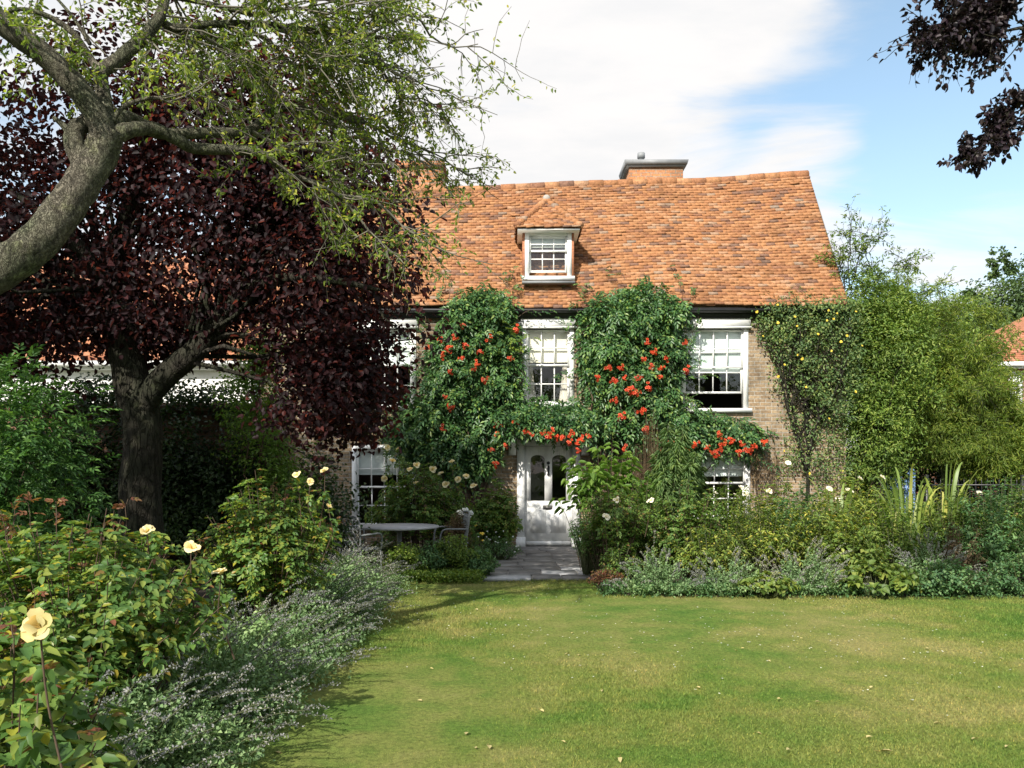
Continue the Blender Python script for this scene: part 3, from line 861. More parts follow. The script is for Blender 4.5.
yb = roof_y(oz) + .05
g = G()
g.box(ox0 + .02, ox1 - .02, oy + .02, yb + .3, oz - .045, oz - .012)
g.build('soffit', M['white'], fr)
g = G()
for q in ([(ox0, oy, oz), (ox1, oy, oz), (ax, ay, az)], [(ox1, oy, oz), (ox1, yb, oz), (ax, ary, az), (ax, ay, az)], [(ox0, yb, oz), (ox0, oy, oz), (ax, ay, az), (ax, ary, az)]):
    g.poly([(x, y, z - .004) for x, y, z in q])
tiles(g, (ox0, oy, oz), (ox1, oy, oz), (ax + .02, ay, az), (ax - .02, ay, az), 5)
tiles(g, (ox1, oy, oz), (ox1, yb, oz), (ax, ary, az), (ax, ay, az), 6)
tiles(g, (ox0, yb, oz), (ox0, oy, oz), (ax, ay, az), (ax, ary, az), 7)
for sx in (ox0, ox1):
    A, B = np.array((sx, oy, oz)), np.array((ax, ay, az))
    for k in range(10):
        p = A + (B - A) * k / 10; q = A + (B - A) * (k + 1.25) / 10
        d = (B - A) / 10
        g.tube([p + (0, 0, .045), q + (0, 0, .015)], [.075, .05], 8)
g.tube([(ax, ay - .05, az + .03), (ax, ary, az + .03)], [.09, .09], 10)
g.build('hipped_roof', M['tile'], fr)
g = G(); g.tube([(ax, ay - .10, az + .05), (ax, ay - .03, az + .06)], [.07, .085], 10)
g.build('finial_cap', M['cement'], fr, smooth=True)
g = G(); g.box(dx0 - .06, dx1 + .06, YD - .16, YD - .02, dz0 - .13, dz0 - .09); 
g.build('lead_flashing', M['lead'], fr)

# --- chimneys
def chimney(x0, x1, ztop, y0=18.55, y1=19.4, pot=None, cap=True):
    g = G(); g.box(x0, x1, y0, y1, 6.4, ztop - (.14 if cap else 0))
    if not cap: g.box(x0 - .04, x1 + .04, y0 - .04, y1 + .04, ztop - .20, ztop - .06)
    c = g.build('chimney', M['brick_chim'], house)
    g = G()
    if cap:
        g.prism([(x0 - .08, ztop - .10), (x1 + .08, ztop - .10), (x1 + .11, ztop), (x0 - .11, ztop)], 'y', y0 - .10, y1 + .10)
        g.box(x0 - .06, x1 + .06, y0 - .06, y1 + .06, ztop - .139, ztop - .101)
    else:
        g.box(x0 - .01, x1 + .01, y0 - .01, y1 + .01, ztop - .059, ztop)
    g.build('chimney_cap', M['lead'], c)
    if pot:
        g = G(); px_, h = pot
        g.tube([(px_, y0 + .35, ztop - .01), (px_, y0 + .35, ztop + h * .62), (px_, y0 + .35, ztop + h * .63), (px_, y0 + .35, ztop + h)], [.07, .065, .09, .085], 14)
        g.build('chimney_pot', M['lead'], c, smooth=False)
k = 18.55 / F
chimney((629 - 512) * k, (683 - 512) * k, CAMZ + (466 - 161) * k, pot=((641 - 512) * k * 1.02, .31))
chimney((397 - 512) * k, (443 - 512) * k, CAMZ + (466 - 159) * k, cap=False)
# small alarm box by the middle window
g = G(); g.prism([(.03, 4.30), (.155, 4.30), (.155, 4.50), (.03, 4.50)], 'y', YF - .09, YF - .002)
g.build('alarm_box', M['white'], house)
# pale cushion-like thing on the open sill
g = G(); c = Vector((3.50, YF - .02, 2.83))
g.tube([(3.42, YF - .0, 2.83), (3.45, YF - .02, 2.84), (3.55, YF - .03, 2.85), (3.64, YF - .02, 2.86), (3.67, YF, 2.86)], [.01, .045, .055, .05, .01], 10)
o = g.build('cloth_bundle', M['white_wall'], None, smooth=True, loc=(3.5, YF, 2.79)); tag(o, 'small pale bundle lying on the sill of the open upper window', 'bundle')

# ------------------------------------------------------------------ neighbours and boundary walls
def simple_house(name, label, x0, x1, y0, y1, ez, rz, wallm, roofm, wins, seed, tilex=.3, hip=0):
    h = empty(name, ((x0 + x1) / 2, y0, 0), label, 'house')
    g = G()
    wall_grid(g, x0, x1, -.5, ez, wins, y0, .15)
    ym = (y0 + y1) / 2
    for x in (x0, x1): g.poly([(x, y0, -.5), (x, y1, -.5), (x, y1, ez), (x, y0, ez)] if hip else [(x, y0, -.5), (x, y1, -.5), (x, y1, ez), (x, ym, rz - .1), (x, y0, ez)])
    g.poly([(x0, y1, -.5), (x1, y1, -.5), (x1, y1, ez), (x0, y1, ez)])
    g.build('wall', wallm, h)
    g = G()
    o = .3
    BL, BR, TR, TL = (x0 - o, y0 - o, ez - .05), (x1 + o, y0 - o, ez - .05), (x1 + o, ym, rz), (x0 - o + hip, ym, rz)
    g.poly([BL, BR, TR, TL]); g.poly([(x1 + o, y1 + o, ez - .05), (x0 - o, y1 + o, ez - .05), TL, TR])
    if hip: g.poly([(x0 - o, y1 + o, ez - .05), BL, TL])
    tiles(g, BL, BR, TR, TL, seed, gauge=.2, tw=tilex, lift=.01)
    rf = g.build('roof', roofm, h)
    g = G(); g.box(x0 - o, x1 + o, y0 - o - .1, y0 - o - .002, ez - .22, ez - .06); g.box(x0 - o, x1 + o, y0 - o, y0 - .001, ez - .30, ez - .16)
    g.build('cornice', M['white'], h)
    for w in wins:
        sash_window(w, 3, 2, 2, head=False, yf=y0, par=h, blind=M['blind_pale'], blind_z=w[2] + .7 * (w[3] - w[2]))
    return h
simple_house('white_house', 'low white rendered house with orange tiled roof behind the garden wall', -22, -7.6, 24, 32, 4.75, 8.8, M['white_wall'], M['tile_old'],
             [(-12.6, -11.6, 1.6, 2.9), (-18, -17, 1.6, 2.9)], 11)
simple_house('red_brick_house', 'red brick house with brown tiled roof and white cornice beyond the bamboo', 19.1, 34, 32, 41, 5.75, 9.0, M['brick_red'], M['tile_old'],
             [(19.5, 20.05, 4.1, 5.35), (21.4, 22.4, 3.6, 5.3), (24, 25, 3.6, 5.3)], 12, hip=5.5)

gw = G(); gw.box(-14, -3.6, 12.0, 12.3, -.1, 2.45)
gw.prism([(11.94, 2.45), (12.36, 2.45), (12.30, 2.52), (12.15, 2.58), (12.0, 2.52)], 'x', -14, -3.6)
gw.box(-3.599, -3.28, 11.96, 12.34, -.1, 2.62)
for x in (-13, -10.2, -7.4): gw.box(x, x + .45, 11.85, 11.999, -.1, 2.3)
tag(gw.build('garden_wall', M['brick_wall'], loc=(-9.7, 12.1, 0)), 'tall old brick garden wall in deep shade behind the purple tree', 'wall')

# iron railings and blue gate at the right end of the border
rl = empty('iron_railing', (10.2, 17.4, 0), 'dark iron railing seen through the border plants under the bamboo', 'railing')
g = G()
xs = np.arange(8.9, 13.0, .125)
for x in xs:
    g.tube([(x, 17.4, -.05), (x, 17.4, 1.30), (x, 17.4, 1.38)], [.011, .011, .002], 6)
g.build('baluster', M['black'], rl); 
g = G()
for z in (.15, 1.22): g.box(8.85, 13.05, 17.385, 17.415, z, z + .03)
for x in (8.85, 10.9, 13.05): g.box(x - .03, x + .03, 17.36, 17.44, -.05, 1.45)
g.build('rail', M['black'], rl)
gt = empty('garden_gate', (8.2, 17.2, 0), 'faded blue slatted garden gate beside the iron railing', 'gate')
for px_ in (880, 911):
    X = (px_ - 512) * 17.2 / F
    g = G(); g.box(X - .06, X + .06, 17.14, 17.26, -.05, 1.52); g.prism([(X - .07, 1.52), (X + .07, 1.52), (X, 1.6)], 'y', 17.13, 17.27)
    g.build('post', M['blue'], gt)
g = G()
xa, xb = (884 - 512) * 17.2 / F, (908 - 512) * 17.2 / F
for k in range(5):
    x = xa + (xb - xa) * (k + .5) / 5
    g.box(x - .03, x + .03, 17.19, 17.21, .06, 1.36 + .08 * math.sin(k * math.pi / 4))
g.build('slat', M['blue'], gt)
g = G()
for z in (.3, 1.15):
    g = G(); g.box(xa, xb, 17.212, 17.24, z, z + .07); g.build('crossbar', M['white'], gt)

# red car parked on the road
def car(x, y, z, mat):
    c = empty('parked_car', (x, y, z), 'red hatchback parked on the road at the right edge behind the border', 'car')
    body = [(-2.0, .28), (-2.05, .55), (-1.95, .86), (-1.75, .95), (1.0, .95), (1.75, .82), (2.0, .62), (2.02, .30)]
    g = G()
    prof = np.array(body); secs = [(-.84, .93), (-.78, 1.0), (.78, 1.0), (.84, .93)]
    n = len(prof); vs = []
    for yy, s in secs:
        vs.append(np.stack([x + prof[:, 0] * s, np.full(n, y + yy), z + .6 + (prof[:, 1] - .6) * s], 1))
    v = np.concatenate(vs); fs = []
    for k in range(3):
        for i in range(n): fs.append((k * n + i, k * n + (i + 1) % n, (k + 1) * n + (i + 1) % n, (k + 1) * n + i))
    g.add(v, fs, [tuple(range(n - 1, -1, -1))], [tuple(range(3 * n, 4 * n))])
    cab = [(-1.85, .94), (-1.55, 1.32), (-1.2, 1.44), (.1, 1.46), (.45, 1.38), (1.15, .94)]
    n = len(cab); vs = []
    for yy in (-.78, .78):
        vs.append([(x + a, y + yy * (1 - (b - .94) * .28), z + b) for a, b in cab])
    g.add(np.array(vs[0] + vs[1]), [(i, (i + 1) % n, n + (i + 1) % n, n + i) for i in range(n)], [tuple(range(n - 1, -1, -1))], [tuple(range(n, 2 * n))])
    b = g.build('body', mat, c, smooth=False)
    g = G()
    for s in (-1, 1):
        for q in ([(-1.6, .98), (-1.42, 1.3), (-1.1, 1.38), (-.45, 1.39), (-.45, .98)], [(-.38, .98), (-.38, 1.39), (.1, 1.40), (.36, 1.34), (.85, .98)]):
            g.poly([(x + a, y + s * (.78 * (1 - (h - .94) * .28) + .006), z + h) for a, h in q])
    g.poly([(x + .5, y - .62, z + 1.36), (x + .5, y + .62, z + 1.36), (x + 1.12, y + .72, z + .975), (x + 1.12, y - .72, z + .975)])
    g.poly([(x - 1.88, y - .7, z + 1.0), (x - 1.88, y + .7, z + 1.0), (x - 1.58, y + .62, z + 1.31), (x - 1.58, y - .62, z + 1.31)])
    g.build('window', M['glass'], c)
    for sx in (-1.25, 1.25):
        for sy in (-.8, .8):
            g = G(); g.tube([(x + sx, y + sy - .1, z + .31), (x + sx, y + sy + .1, z + .31)], [.31, .31], 20)
            w = g.build('wheel', M['rubber'], c)
            g = G(); s = 1 if sy > 0 else -1
            g.tube([(x + sx, y + sy + s * .05, z + .31), (x + sx, y + sy + s * .112, z + .31)], [.19, .17], 16)
            g.build('hubcap', M['grey_metal'], w)
    for sy in (-.6, .6):
        g = G(); g.box(x + 1.86, x + 2.0, y + sy - .14, y + sy + .14, z + .64, z + .76)
        g.build('headlight', M['white'], c)
car(15.3, 21.5, -.43, M['red_paint'])

# ------------------------------------------------------------------ plant kit
UP = np.array([0.0, 0, 1])
def unit(r, n): return norm(r.standard_normal((n, 3)))
def perp(r, N, droop=0.0):
    D = np.cross(N, unit(r, len(N))); D = norm(D); D = D + np.array([0, 0, -droop]); 
    return norm(D)
def bez(A, B, C, k):
    t = np.linspace(0, 1, k)[None, :, None]
    return A[:, None] * (1 - t) ** 2 + B[:, None] * 2 * t * (1 - t) + C[:, None] * t ** 2
def pinnate(g, r, P, D, N, rach, pairs, ll, lw, droop=.3, simple=True, fold=.2):
    """compound leaves: at P, rachis along D, upper side N"""
    n = len(P)
    if n == 0: return
    rach = np.broadcast_to(np.asarray(rach, float), (n,)) * r.uniform(.75, 1.2, n)
    D = norm(D); S = norm(np.cross(D, N)); U = np.cross(S, D)
    for i in range(pairs):
        t = (i + .8) / (pairs + .3)
        B = P + D * (rach * t)[:, None] - np.array([0, 0, 1]) * (rach * droop * t * t)[:, None]
        for s in (-1, 1):
            d = D * .75 + S * s * .8 - UP * droop * .5 + r.normal(0, .12, (n, 3))
            nn = U + S * s * -.25 + r.normal(0, .2, (n, 3))
            g.leaves(B, d, nn, ll * r.uniform(.8, 1.15, n), lw, fold, .2, simple)
    B = P + D * rach[:, None] - UP * (rach * droop)[:, None]
    g.leaves(B, D - UP * droop + r.normal(0, .1, (n, 3)), U + r.normal(0, .2, (n, 3)), ll * r.uniform(.9, 1.2, n), lw * 1.1, fold, .2, simple)

def lobes_sample(r, lobes, n, shell=.33, rough=.22):
    L = np.array(lobes, float)
    vol = L[:, 3] * L[:, 4] * L[:, 5]; p = vol ** .75; p /= p.sum()
    ix = r.choice(len(L), n, p=p)
    u = unit(r, n)
    ph = L[ix, 0] * 3
    bumpy = 1 + rough * (np.sin(u[:, 0] * 5 + ph) * np.cos(u[:, 2] * 6 + ph) + .6 * np.sin(u[:, 1] * 9 + u[:, 0] * 7 + ph))
    rr = r.random(n) ** shell * bumpy
    return L[ix, :3] + u * L[ix, 3:6] * rr[:, None], u
def clumps(g, r, C, out, k, cr, ll, lw, flat=.65, droop=.3, upw=.6, simple=True, fold=.25, szvar=.35):
    """k leaves round each clump centre"""
    n = len(C)
    cr = np.broadcast_to(np.asarray(cr, float), (n,))
    P = np.repeat(C, k, 0) + r.standard_normal((n * k, 3)) * np.repeat(cr, k)[:, None] * np.array([1, 1, flat]) * .6
    N = norm(UP * upw + np.repeat(out, k, 0) * .5 + unit(r, n * k) * .75)
    D = norm(perp(r, N, droop) + np.repeat(out, k, 0) * .35)
    g.leaves(P, D, N, ll * r.uniform(1 - szvar, 1 + szvar, n * k), lw * r.uniform(.8, 1.15, n * k), fold, .2, simple)
def wander(r, a, b, k=7, j=.08, sag=0.0):
    a, b = np.array(a, float), np.array(b, float)
    t = np.linspace(0, 1, k)[:, None]
    p = a + (b - a) * t + r.normal(0, j, (k, 3)) * np.linalg.norm(b - a) * np.sin(t * math.pi)
    p[:, 2] += sag * np.sin(t[:, 0] * math.pi)
    return p

# flower units (one mesh each, copied)
def petal_rose(name, mat, n=6, rad=.05, cup=.5, seed=1, layers=2):
    r = np.random.default_rng(seed); g = G()
    for ly in range(layers):
        m = n if ly == 0 else max(4, n - 2)
        for i in range(m):
            a = i * 2 * math.pi / m + ly * .5 + r.normal(0, .15)
            cp = cup + ly * .5 + r.normal(0, .12)
            L = rad * (1 - .25 * ly) * r.uniform(.85, 1.15)
            d = np.array([math.cos(a), math.sin(a), 0]); s = np.array([-math.sin(a), math.cos(a), 0])
            pts = []; kw = r.uniform(.78, 1.05); kz = r.normal(0, .10)
            for t, w in ((0, .12), (.4, .38 * kw), (.75, .47 * kw), (1.0, .24 * kw)):
                z = L * (math.sin(cp) * t + .12 * math.sin(t * 3) + kz * t * t - .18 * t ** 3) ; x = L * math.cos(cp) * t
                for q in (-1, 0, 1):
                    pts.append(d * x + s * q * w * L + np.array([0, 0, z + abs(q) * .10 * L]))
            f = []
            for v in range(3):
                for h in range(2): f.append((v * 3 + h, v * 3 + h + 1, v * 3 + h + 4, v * 3 + h + 3))
            g.add(pts, f)
    for i in range(7):
        d = unit(r, 1)[0] * .2 * rad
        g.leaves(np.array([[0, 0, .1 * rad]]), np.array([[d[0], d[1], rad * .3]]), np.array([[1.0, 0, .1]]), rad * .35, rad * .12)
    o = g.build(name, mat, smooth=True); COL.objects.unlink(o); return o.data
def trumpet_cluster(seed):
    r = np.random.default_rng(seed); g = G()
    for i in range(r.integers(6, 10)):
        d = norm(np.array([r.normal(0, .7), -.8 + r.normal(0, .3), r.normal(-.1, .5)]))
        b = d * .02 + r.normal(0, .025, 3); L = r.uniform(.06, .085)
        g.tube([b, b + d * L * .5, b + d * L * .85], [.006, .010, .016], 6, cap=False)
        s = norm(np.cross(d, UP)); u = np.cross(s, d); e = b + d * L * .84
        for k in range(5):
            a = k * 2 * math.pi / 5; q = s * math.cos(a) + u * math.sin(a)
            g.leaves((e + q * .013)[None], (q + d * .35)[None], (d - q * .2)[None], .030, .030, .1, .3)
    o = g.build('trumpet_flowers', M['petal_red'], smooth=True); COL.objects.unlink(o); return o.data
UNITS = dict(
    rose=[petal_rose('rose bloom %d' % i, M['petal'], 6, .05, .45 + .15 * i, i + 1) for i in range(3)],
    pale=[petal_rose('pale rose bloom %d' % i, M['petal_pale'], 6, .05, .4 + .2 * i, i + 5) for i in range(3)],
    yellow=[petal_rose('yellow bloom %d' % i, M['petal_yellow'], 6, .045, .4 + .2 * i, i + 15) for i in range(2)],
    warm=[petal_rose('warm rose bloom', M['petal_warm'], 5, .055, .35, 63)],
    white=[petal_rose('white bloom', M['petal_white'], 6, .05, .5, 9)],
    trumpet=[trumpet_cluster(i + 30) for i in range(4)],
)
fr_rng = random.Random(77)
def flower(parent, kind, p, size=1.0, tilt=None, name='flower', label=None):
    o = bpy.data.objects.new(name, fr_rng.choice(UNITS[kind]))
    COL.objects.link(o); o.parent = parent
    o.location = Vector(p) - parent.location
    if kind == 'trumpet':
        o.rotation_euler = (fr_rng.uniform(-.3, .3), fr_rng.uniform(-3, 3), fr_rng.uniform(-.4, .4))
    else:
        if tilt is None: tilt = (fr_rng.uniform(.2, 1.1), fr_rng.uniform(-.4, .4), fr_rng.uniform(-.8, .8))
        o.rotation_euler = tilt
    o.scale = (size,) * 3
    if label: o['label'] = label
    return o

# ------------------------------------------------------------------ apple tree, near left
def twiggy(gt, gl, r, start, d, length, r0, depth, leafn, ll, lw, droop=.25, spread=.7, nodes=None):
    k = 6
    p = [np.array(start, float)]; dd = norm(np.array(d, float))
    for i in range(k - 1):
        dd = norm(dd + r.normal(0, .20, 3) + np.array([0, 0, -droop * .25 * (1 - depth * .2)]))
        p.append(p[-1] + dd * length / (k - 1))
    p = np.array(p)
    gt.tube(p, np.linspace(r0, r0 * .45, k), 4 if r0 < .012 else 6, cap=False)
    if depth > 0:
        for q in range(r.integers(3, 5)):
            i = r.integers(1, k - 1)
            nd_ = norm(norm(p[i + 1] - p[i]) + r.normal(0, spread, 3))
            twiggy(gt, gl, r, p[i], nd_, length * r.uniform(.4, .7), r0 * .5, depth - 1, leafn, ll, lw, droop, spread)
    if depth <= 1 and leafn > 0:
        m = r.poisson(leafn)
        if m:
            t = r.uniform(.1, 1, m) * (k - 1); i = np.minimum(t.astype(int), k - 2)
            P = p[i] + (p[i + 1] - p[i]) * (t - i)[:, None]
            out = unit(r, m)
            P = P + out * .012
            N = norm(UP * .7 + unit(r, m) * .7); D = norm(out + norm(p[i + 1] - p[i]) * .5 + np.array([0, 0, -.15]))
            gl.leaves(P, D, N, ll * r.uniform(.6, 1.2, m), lw * r.uniform(.8, 1.2, m), .25, .25)

r = np.random.default_rng(21)
apple = empty('apple_tree', (-4.35, 5.0, 0), 'old apple tree with thick leaning trunk at the left edge and sparse pale leaves', 'tree')
def ap(px, py, Y): return at(px, py, Y)
gt = G()
trunk = [(-4.55, 5.0, -.1), (-4.45, 5.0, .9), (-4.2, 5.05, 1.8), (-3.75, 5.1, 2.55), ap(0, 270, 5.2), ap(36, 243, 5.25), ap(62, 213, 5.3), ap(84, 180, 5.35), ap(100, 155, 5.4), ap(108, 130, 5.4)]
def dens(pts, rad, m=4):
    p = np.array(pts, float); k = len(p); t = np.linspace(0, k - 1, (k - 1) * m + 1)
    # Catmull-Rom
    i = np.clip(t.astype(int), 0, k - 2); f = (t - i)[:, None]
    p0, p1, p2, p3 = p[np.maximum(i - 1, 0)], p[i], p[i + 1], p[np.minimum(i + 2, k - 1)]
    q = .5 * (2 * p1 + (p2 - p0) * f + (2 * p0 - 5 * p1 + 4 * p2 - p3) * f ** 2 + (3 * p1 - p0 - 3 * p2 + p3) * f ** 3)
    return q, np.interp(t, np.arange(k), np.array(rad, float))
def limb(g, pts, rad, ns=12, rough=.035, m=4):
    q, rr = dens(pts, rad, m)
    g.tube(q, rr, ns, rough, r); return q
limb(gt, trunk, [.20, .17, .148, .134, .124, .118, .113, .108, .105, .100], 24)
LA = limb(gt, [ap(106, 150, 5.4), ap(100, 122, 5.37), ap(80, 92, 5.3), ap(47, 57, 5.2), ap(0, 22, 5.05), ap(-50, -25, 4.9), ap(-120, -70, 4.7)], [.085, .078, .075, .073, .07, .06, .05], 18)
LB = limb(gt, [ap(112, 145, 5.42), ap(107, 118, 5.45), ap(103, 92, 5.5), ap(101, 72, 5.5), ap(114, 63, 5.55), ap(134, 46, 5.6), ap(150, 30, 5.65), ap(163, 8, 5.75), ap(172, -40, 5.9)], [.058, .052, .048, .048, .048, .044, .04, .034, .03], 14)
LC = limb(gt, [ap(160, 14, 5.72), ap(172, 28, 5.8), ap(215, 24, 5.95), ap(262, 24, 6.1), ap(300, 29, 6.3), ap(345, 34, 6.5), ap(400, 40, 6.7)], [.03, .03, .028, .026, .022, .016, .008], 8)
LD = limb(gt, [ap(116, 135, 5.42), ap(135, 129, 5.5), ap(155, 129, 5.6), ap(178, 140, 5.7), ap(194, 148, 5.8), ap(232, 150, 5.9), ap(262, 154, 6.0), ap(290, 174, 6.15), ap(318, 184, 6.3), ap(350, 205, 6.4)], [.06, .05, .045, .042, .04, .036, .03, .022, .016, .006], 9)
LE = limb(gt, [ap(112, 128, 5.45), ap(124, 118, 5.6), ap(140, 124, 5.75), ap(165, 134, 5.9), ap(205, 133, 6.1), ap(248, 131, 6.3), ap(268, 114, 6.5), ap(288, 108, 6.6), ap(330, 113, 6.8), ap(380, 128, 7.0)], [.06, .055, .05, .045, .04, .036, .032, .028, .02, .008], 9)
LF = limb(gt, [ap(100, 72, 5.48), ap(90, 58, 5.5), ap(74, 34, 5.45), ap(50, 17, 5.4), ap(22, 9, 5.35), ap(3, 14, 5.3)], [.032, .026, .022, .018, .014, .008], 7)
limb(gt, [ap(87, 172, 5.36), ap(76, 150, 5.35), ap(74, 134, 5.38), ap(84, 124, 5.42), ap(94, 124, 5.42), ap(100, 130, 5.40)], [.07, .066, .06, .055, .05, .04], 10)
limb(gt, [ap(74, 136, 5.36), ap(64, 126, 5.33), ap(53, 117, 5.3)], [.035, .024, .012], 7)
LG_ = limb(gt, [ap(112, 122, 5.4), ap(122, 108, 5.42), ap(140, 100, 5.45), ap(158, 98, 5.5), ap(172, 103, 5.55)], [.018, .016, .014, .012, .006], 6)
LH = limb(gt, [ap(90, 44, 5.5), ap(75, 20, 5.6), ap(60, 2, 5.7), ap(30, -30, 5.8)], [.014, .012, .010, .008], 6)
LI = limb(gt, [ap(165, -5, 5.8), ap(215, 5, 5.9), ap(255, 14, 6.0), ap(300, 8, 6.2), ap(360, 20, 6.4)], [.02, .018, .016, .012, .006], 6)
gt.build('trunk', M['bark_apple'], apple, smooth=True)
gt, gl = G(), G()
def sprout(q, i0, i1, n, length, r0, depth, leafn, bias, sp=.7, droop=.3):
    for _ in range(n):
        i = r.integers(int(i0 * (len(q) - 1)), max(int(i0 * (len(q) - 1)) + 1, int(i1 * (len(q) - 1))))
        d = norm(np.array(bias, float) + r.normal(0, sp, 3))
        twiggy(gt, gl, r, q[i], d, length * r.uniform(.6, 1.3), r0, depth, leafn * 2.1, .042, .021, droop)
sprout(LC, .15, .9, 14, .8, .009, 2, 4.4, (.8, .3, .0), .6)
sprout(LC, .6, .9, 7, .8, .009, 2, 4.0, (1.0, .3, -.25), .4)
sprout(LI, .1, 1, 11, .8, .009, 2, 5.0, (.7, .2, .2), .6)
sprout(LI, .6, .9, 6, .8, .009, 2, 4, (1.0, .3, -.15), .4)
sprout(LD, .55, 1, 11, .5, .007, 2, 2.6, (.8, .2, -.25), .55)
sprout(LE, .45, 1, 8, .9, .010, 2, 3.6, (.8, .2, .05), .6)
sprout(LE, .7, .9, 7, .8, .009, 2, 3.2, (1.0, .2, -.3), .4)
sprout(LB, .7, 1, 9, .8, .009, 2, 5, (.3, .1, .3), .9)
sprout(LF, .1, 1, 7, .5, .006, 2, 3, (-.2, .1, .2), .9)
sprout(LH, .1, 1, 5, .5, .006, 1, 5, (-.1, .1, .3), .9)
sprout(LA, .75, 1, 5, .8, .009, 2, 4, (.2, .2, .4), .8)
sprout(LG_, .3, 1, 5, .6, .006, 1, 3, (.8, .2, .0), .7)
# free long shoots reaching towards the house
for (sx, sy, ex, ey, Y0, Y1) in ((345, 34, 425, 14, 6.5, 7.0), (345, 34, 478, 44, 6.5, 7.1), (380, 60, 455, 128, 6.5, 7), (330, 113, 462, 175, 6.8, 7.2), (350, 60, 440, 110, 6.5, 6.9), (318, 184, 440, 250, 6.3, 6.6),
                               (330, 113, 450, 190, 6.8, 7), (260, 24, 420, 75, 6.1, 6.7), (300, 29, 440, 100, 6.3, 6.8), (300, 100, 430, 160, 6.5, 7), (290, 174, 400, 260, 6.2, 6.5), (250, 130, 400, 215, 6.3, 6.8), (220, 24, 350, 90, 6, 6.4), (240, 24, 330, 120, 6, 6.5), (200, 30, 280, 95, 5.9, 6.2), (170, 28, 230, 110, 5.8, 6.1)):
    q, rr = dens(wander(r, ap(sx, sy, Y0), ap(ex, ey, Y1), 6, .05, .06), np.linspace(.016, .004, 6), 2)
    gt.tube(q, rr, 5, cap=False)
    for _ in range(9):
        i = r.integers(2, len(q) - 1); d = norm(q[-1] - q[0]) + r.normal(0, .6, 3)
        twiggy(gt, gl, r, q[i], d, r.uniform(.3, .65), .006, 1, 6.0, .045, .023, .3)
gt.build('branches', M['twig'], apple, smooth=True)
gl.build('crown', M['apple_leaf'], apple)

# ------------------------------------------------------------------ purple maple
r = np.random.default_rng(22)
PY = 9.2
maple = empty('purple_maple', (-4.15, PY, 0), 'dark purple leaved maple with a forked trunk standing in front of the garden wall', 'tree')
gt = G()
P0 = np.array(at(140, 500, PY)); 
limb(gt, [(-4.15, PY, -.15), (-4.17, PY, .35), at(140, 500, PY), at(143, 450, PY), at(141, 415, PY), at(133, 385, PY), at(124, 345, PY), at(118, 300, PY), at(122, 240, PY), at(140, 160, PY)], [.36, .27, .225, .205, .21, .20, .17, .145, .11, .05], 18, .03)
MB_ = limb(gt, [at(140, 420, PY - .02), at(152, 392, PY - .1), at(172, 370, PY - .15), at(196, 350, PY - .2), at(222, 318, PY - .2), at(246, 285, PY - .2), at(276, 240, PY), at(300, 180, PY)], [.12, .135, .135, .125, .115, .10, .08, .04], 14, .03)
limb(gt, [at(240, 292, PY - .2), at(280, 278, PY - .6), at(330, 280, PY - 1), at(380, 290, PY - 1.1)], [.08, .06, .04, .015], 8)
limb(gt, [at(120, 310, PY), at(90, 260, PY - .4), at(50, 220, PY - .7), at(10, 190, PY - .9)], [.10, .08, .06, .02], 9)
limb(gt, [at(262, 150, PY), at(270, 210, PY + .1), at(276, 240, PY)], [.03, .06, .07], 8)
lobes = [(-3.2, PY, 4.3, 2.0, 1.5, 1.9), (-1.9, PY - .3, 3.6, 1.05, 1.2, 1.2), (-1.45, PY - .2, 3.1, .72, .9, .85), (-1.8, PY - .5, 2.55, .5, .8, .8), (-2.35, PY - .4, 2.55, .55, .8, .75),
         (-5.2, PY - .2, 4.1, 1.7, 1.0, 1.6), (-6.6, PY, 4.2, 1.6, .9, 1.8), (-4.2, PY, 5.6, 2.2, 1.1, 1.2), (-2.5, PY + .2, 5.0, 1.3, 1.5, .9), (-5.3, PY - .9, 2.95, .75, .8, .45), (-3.3, PY + .4, 3.1, .8, .8, .6), (-4.5, PY + .3, 3.15, 1.3, .9, .42), (-5.0, PY + .6, 3.3, 1.8, .9, .5), (-4.6, PY + .5, 3.25, 1.6, .8, .35), (-2.1, PY - .2, 2.5, .7, .8, .7), (-1.65, PY - .3, 2.3, .35, .6, .6), (-6.4, PY - .5, 3.1, 1.0, 1, .6)]
C, out = lobes_sample(r, lobes, 2400, .42)
# keep the gap under the fork open
px = 512 + F * C[:, 0] / C[:, 1]; py = HOR - F * (C[:, 2] - CAMZ) / C[:, 1]
keep = ~((px > 72) & (px < 245) & (py > 362)) & ~((py > 345) & (px > 80) & (px < 235) & (r.random(len(C)) < .6))
keep &= ~((px > 228) & (px < 296) & (py > 322) & (r.random(len(C)) < .85))
keep &= ~((px > 380) & (py > 308) & (r.random(len(C)) < .85)) & ~((px > 425) & (r.random(len(C)) < .5))
keep &= ~((px < 130) & (r.random(len(C)) < .3))
C, out = C[keep], out[keep]
gl = G()
clumps(gl, r, C, out, 27, .23, .070, .056, .7, .35, .6, simple=False)
for i in r.choice(len(C), 130, replace=False):
    base = MB_[r.integers(8, len(MB_))] if C[i, 0] > -3.6 else np.array(at(118, 290, PY))
    q = wander(r, base, C[i], 6, .06, .1)
    gt.tube(q, np.linspace(.03, .006, 6), 5, cap=False)
gt.build('trunk', M['bark_dark'], maple, smooth=True)
gl.build('crown', M['purple'], maple)

